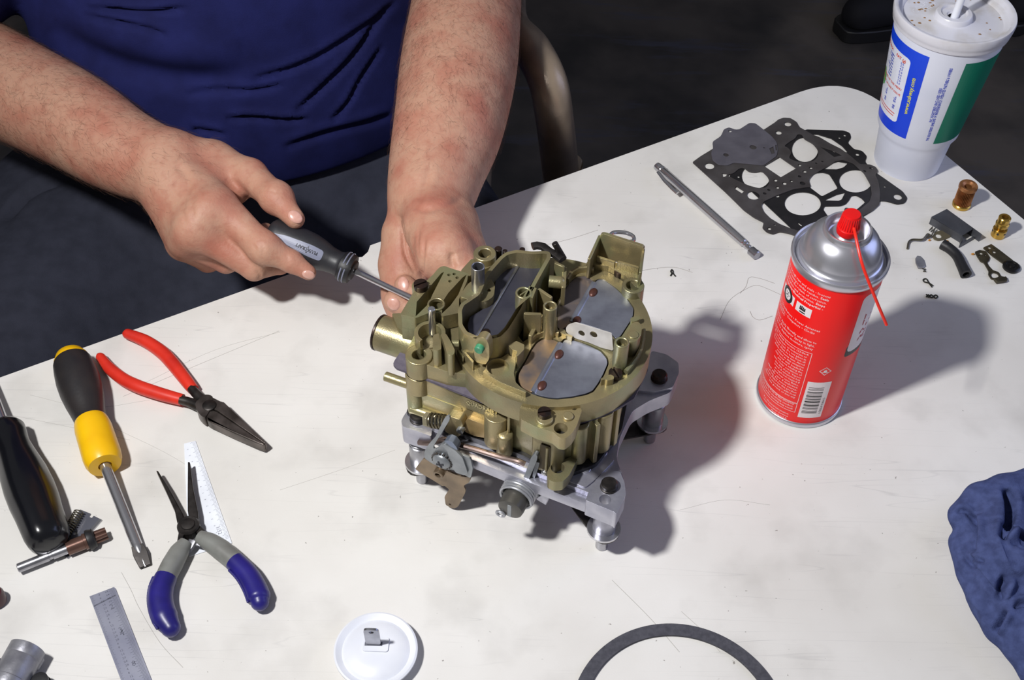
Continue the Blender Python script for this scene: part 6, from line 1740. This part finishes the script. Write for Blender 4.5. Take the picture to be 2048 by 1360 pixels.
# trousers
trou = M('dark_navy_twill', (53, 55, 67), .8, col2=(46, 48, 59), vscale=60, bump=.5, bscale=1200, spec=.15)
S = SDF((-.78, .42, -.74), (.26, 1.32, .02), .007)
hr, hl = PP(-.095, .02, -.20), PP(.095, .02, -.20)
kr = np.array([-.44, .56, -.165]); kl = np.array([.03, .70, -.165])
S.ell(PP(0, 0, -.14), (.205, .145, .13), BF, .03)
S.chain([(hr + [-.06, -.02, 0], .135), (kr + [-.11, 0, .0], .105)], .04); S.chain([(hl, .112), (kl, .086)], .04)
S.ell(PP(0, .02, -.11), (.235, .172, .11), BF, .03)
S.chain([(hr, .10), (np.array([-.48, .985, -.17]), .085), (np.array([-.56, .86, -.18]), .085)], .04)
S.ell(np.array([-.25, .90, -.20]), (.17, .20, .085), None, .06)
S.chain([(kr + [-.10, 0, -.01], .086), (np.array([-.50, .62, -.66]), .062)], .03); S.chain([(kl, .084), (np.array([.04, .78, -.66]), .062)], .03)
V, Q = S.mesh(2)
V = fold(V, Q, [([(10, 440), (60, 385), (150, 348)], .008, 7, .4), (cS([(1205, 780), (1220, 840), (1225, 900)]), .004, 5, .2), (cS([(1230, 830), (1500, 780), (1800, 700)]), .006, 20, .6)])
mkobj('trousers', np_mesh('trousers', V, Q), trou, person, ang=0)
for c in (np.array([-.50, .60, -.74]), np.array([.05, .76, -.74])):
    S = SDF(c + [-.09, -.24, -.005], c + [.09, .12, .14], .005)
    S.chain([(c + [0, .05, .04], .042), (c + [0, -.08, .038], .044), (c + [0, -.16, .032], .036)], .02); S.cone(c + [0, .05, .05], c + [0, .05, .11], .045, .05, .02)
    S.halfspace((0, 0, -.7395), (0, 0, -1)); V, Q = S.mesh(2); mkobj('shoe', np_mesh('shoe', V, Q), bootm, person, ang=0)

# ---------------------------------------------------------------- the screwdriver in the right hand
a = U(546, 467, .070); b = U(707, 541, .0535); ax = nrm(b - a); L = np.linalg.norm(b - a)
hs_ = thing('held_screwdriver', 'dark grey handled screwdriver gripped in the hand, blade at carburetor', 'screwdriver', (a + b) / 2)
hg = M('charcoal_handle', (42, 42, 46), .46, col2=(34, 34, 38), vscale=80, bump=.15, bscale=500)
MB().lathe(a, ax, [(.003, -.0035), (.0095, -.0030), (.0122, -.0005), (.0133, .004), (.0140, .012), (.0145, .024), (.0143, .034), (.0128, .042), (.0105, .050), (.0098, L - .0145), (.0104, L - .012), (.0113, L - .0108)], 44).build('handle', hg, hs_, ang=.8)
MB().lathe(a, ax, [(.0100, L - .0115), (.0118, L - .0105), (.0124, L - .008), (.0124, L - .0035), (.0116, L - .001), (.0085, L - .0006), (.0078, L + .0010), (.0045, L + .0014), (.003, L + .0014)], 44).build('collar', blackrub, hs_, ang=.5)
greyi = M('grey_inlay', (128, 132, 152), .45)
fr = axisframe(a, ax)
def onh(u, v, r):   # u along the handle, v round it (metres on the skin), facing the viewer
    return fr.O + ax * u + (fr.x * math.cos(th0 + v / r) + fr.y * math.sin(th0 + v / r)) * r
mid = along(a, b, .45); tv = CP - mid; tv = tv - ax * np.dot(tv, ax); tv = nrm(tv)
tv = nrm(tv + .02 * nrm(np.cross(ax, tv)) * (1 if np.dot(np.cross(ax, tv), -CD) < 0 else -1))
th0 = math.atan2(np.dot(tv, fr.y), np.dot(tv, fr.x))
sg = 1 if np.dot(np.cross(ax, tv), CD) > 0 else -1
hr_ = lambda u: float(np.interp(u, [0, .004, .012, .024, .034, .042, .050], [.0122, .0133, .0140, .0145, .0143, .0128, .0105])) + .0003
mb = MB(); polyfill(mb, lambda u, v: onh(u, v, hr_(u)), rnd([(.003, .0006), (.014, .0032), (.036, .0050), (.0465, .0044), (.0465, -.0044), (.036, -.0050), (.014, -.0032), (.003, -.0006)], .003), 3)
mb.build('inlay', greyi, hs_, ang=1)
mb = MB(); put_text(mb, 'PLUXCRAFT', .0038, lambda u, v: onh(u, -v, hr_(u) + .0003), .0425, .0013, 'LEFT', rot=PI, bold=.00005, sxk=.9)
mb.build('handle_text', ink_hole, hs_, smooth=False)
mb = MB()
for u in (L - .0075, L - .0045):
    for k in range(4):
        pts = [fr.O + ax * u + (fr.x * math.cos(t) + fr.y * math.sin(t)) * .0124 for t in np.linspace(th0 + k * PI / 2 + .15, th0 + (k + 1) * PI / 2 - .15, 12)]
        mb.tube(pts, .0006, 6)
mb.build('grey_rings', greyi, hs_)
MB().cyl(b, U(829, 599, .062), .0026, n=20).build('shaft', chrome, hs_)
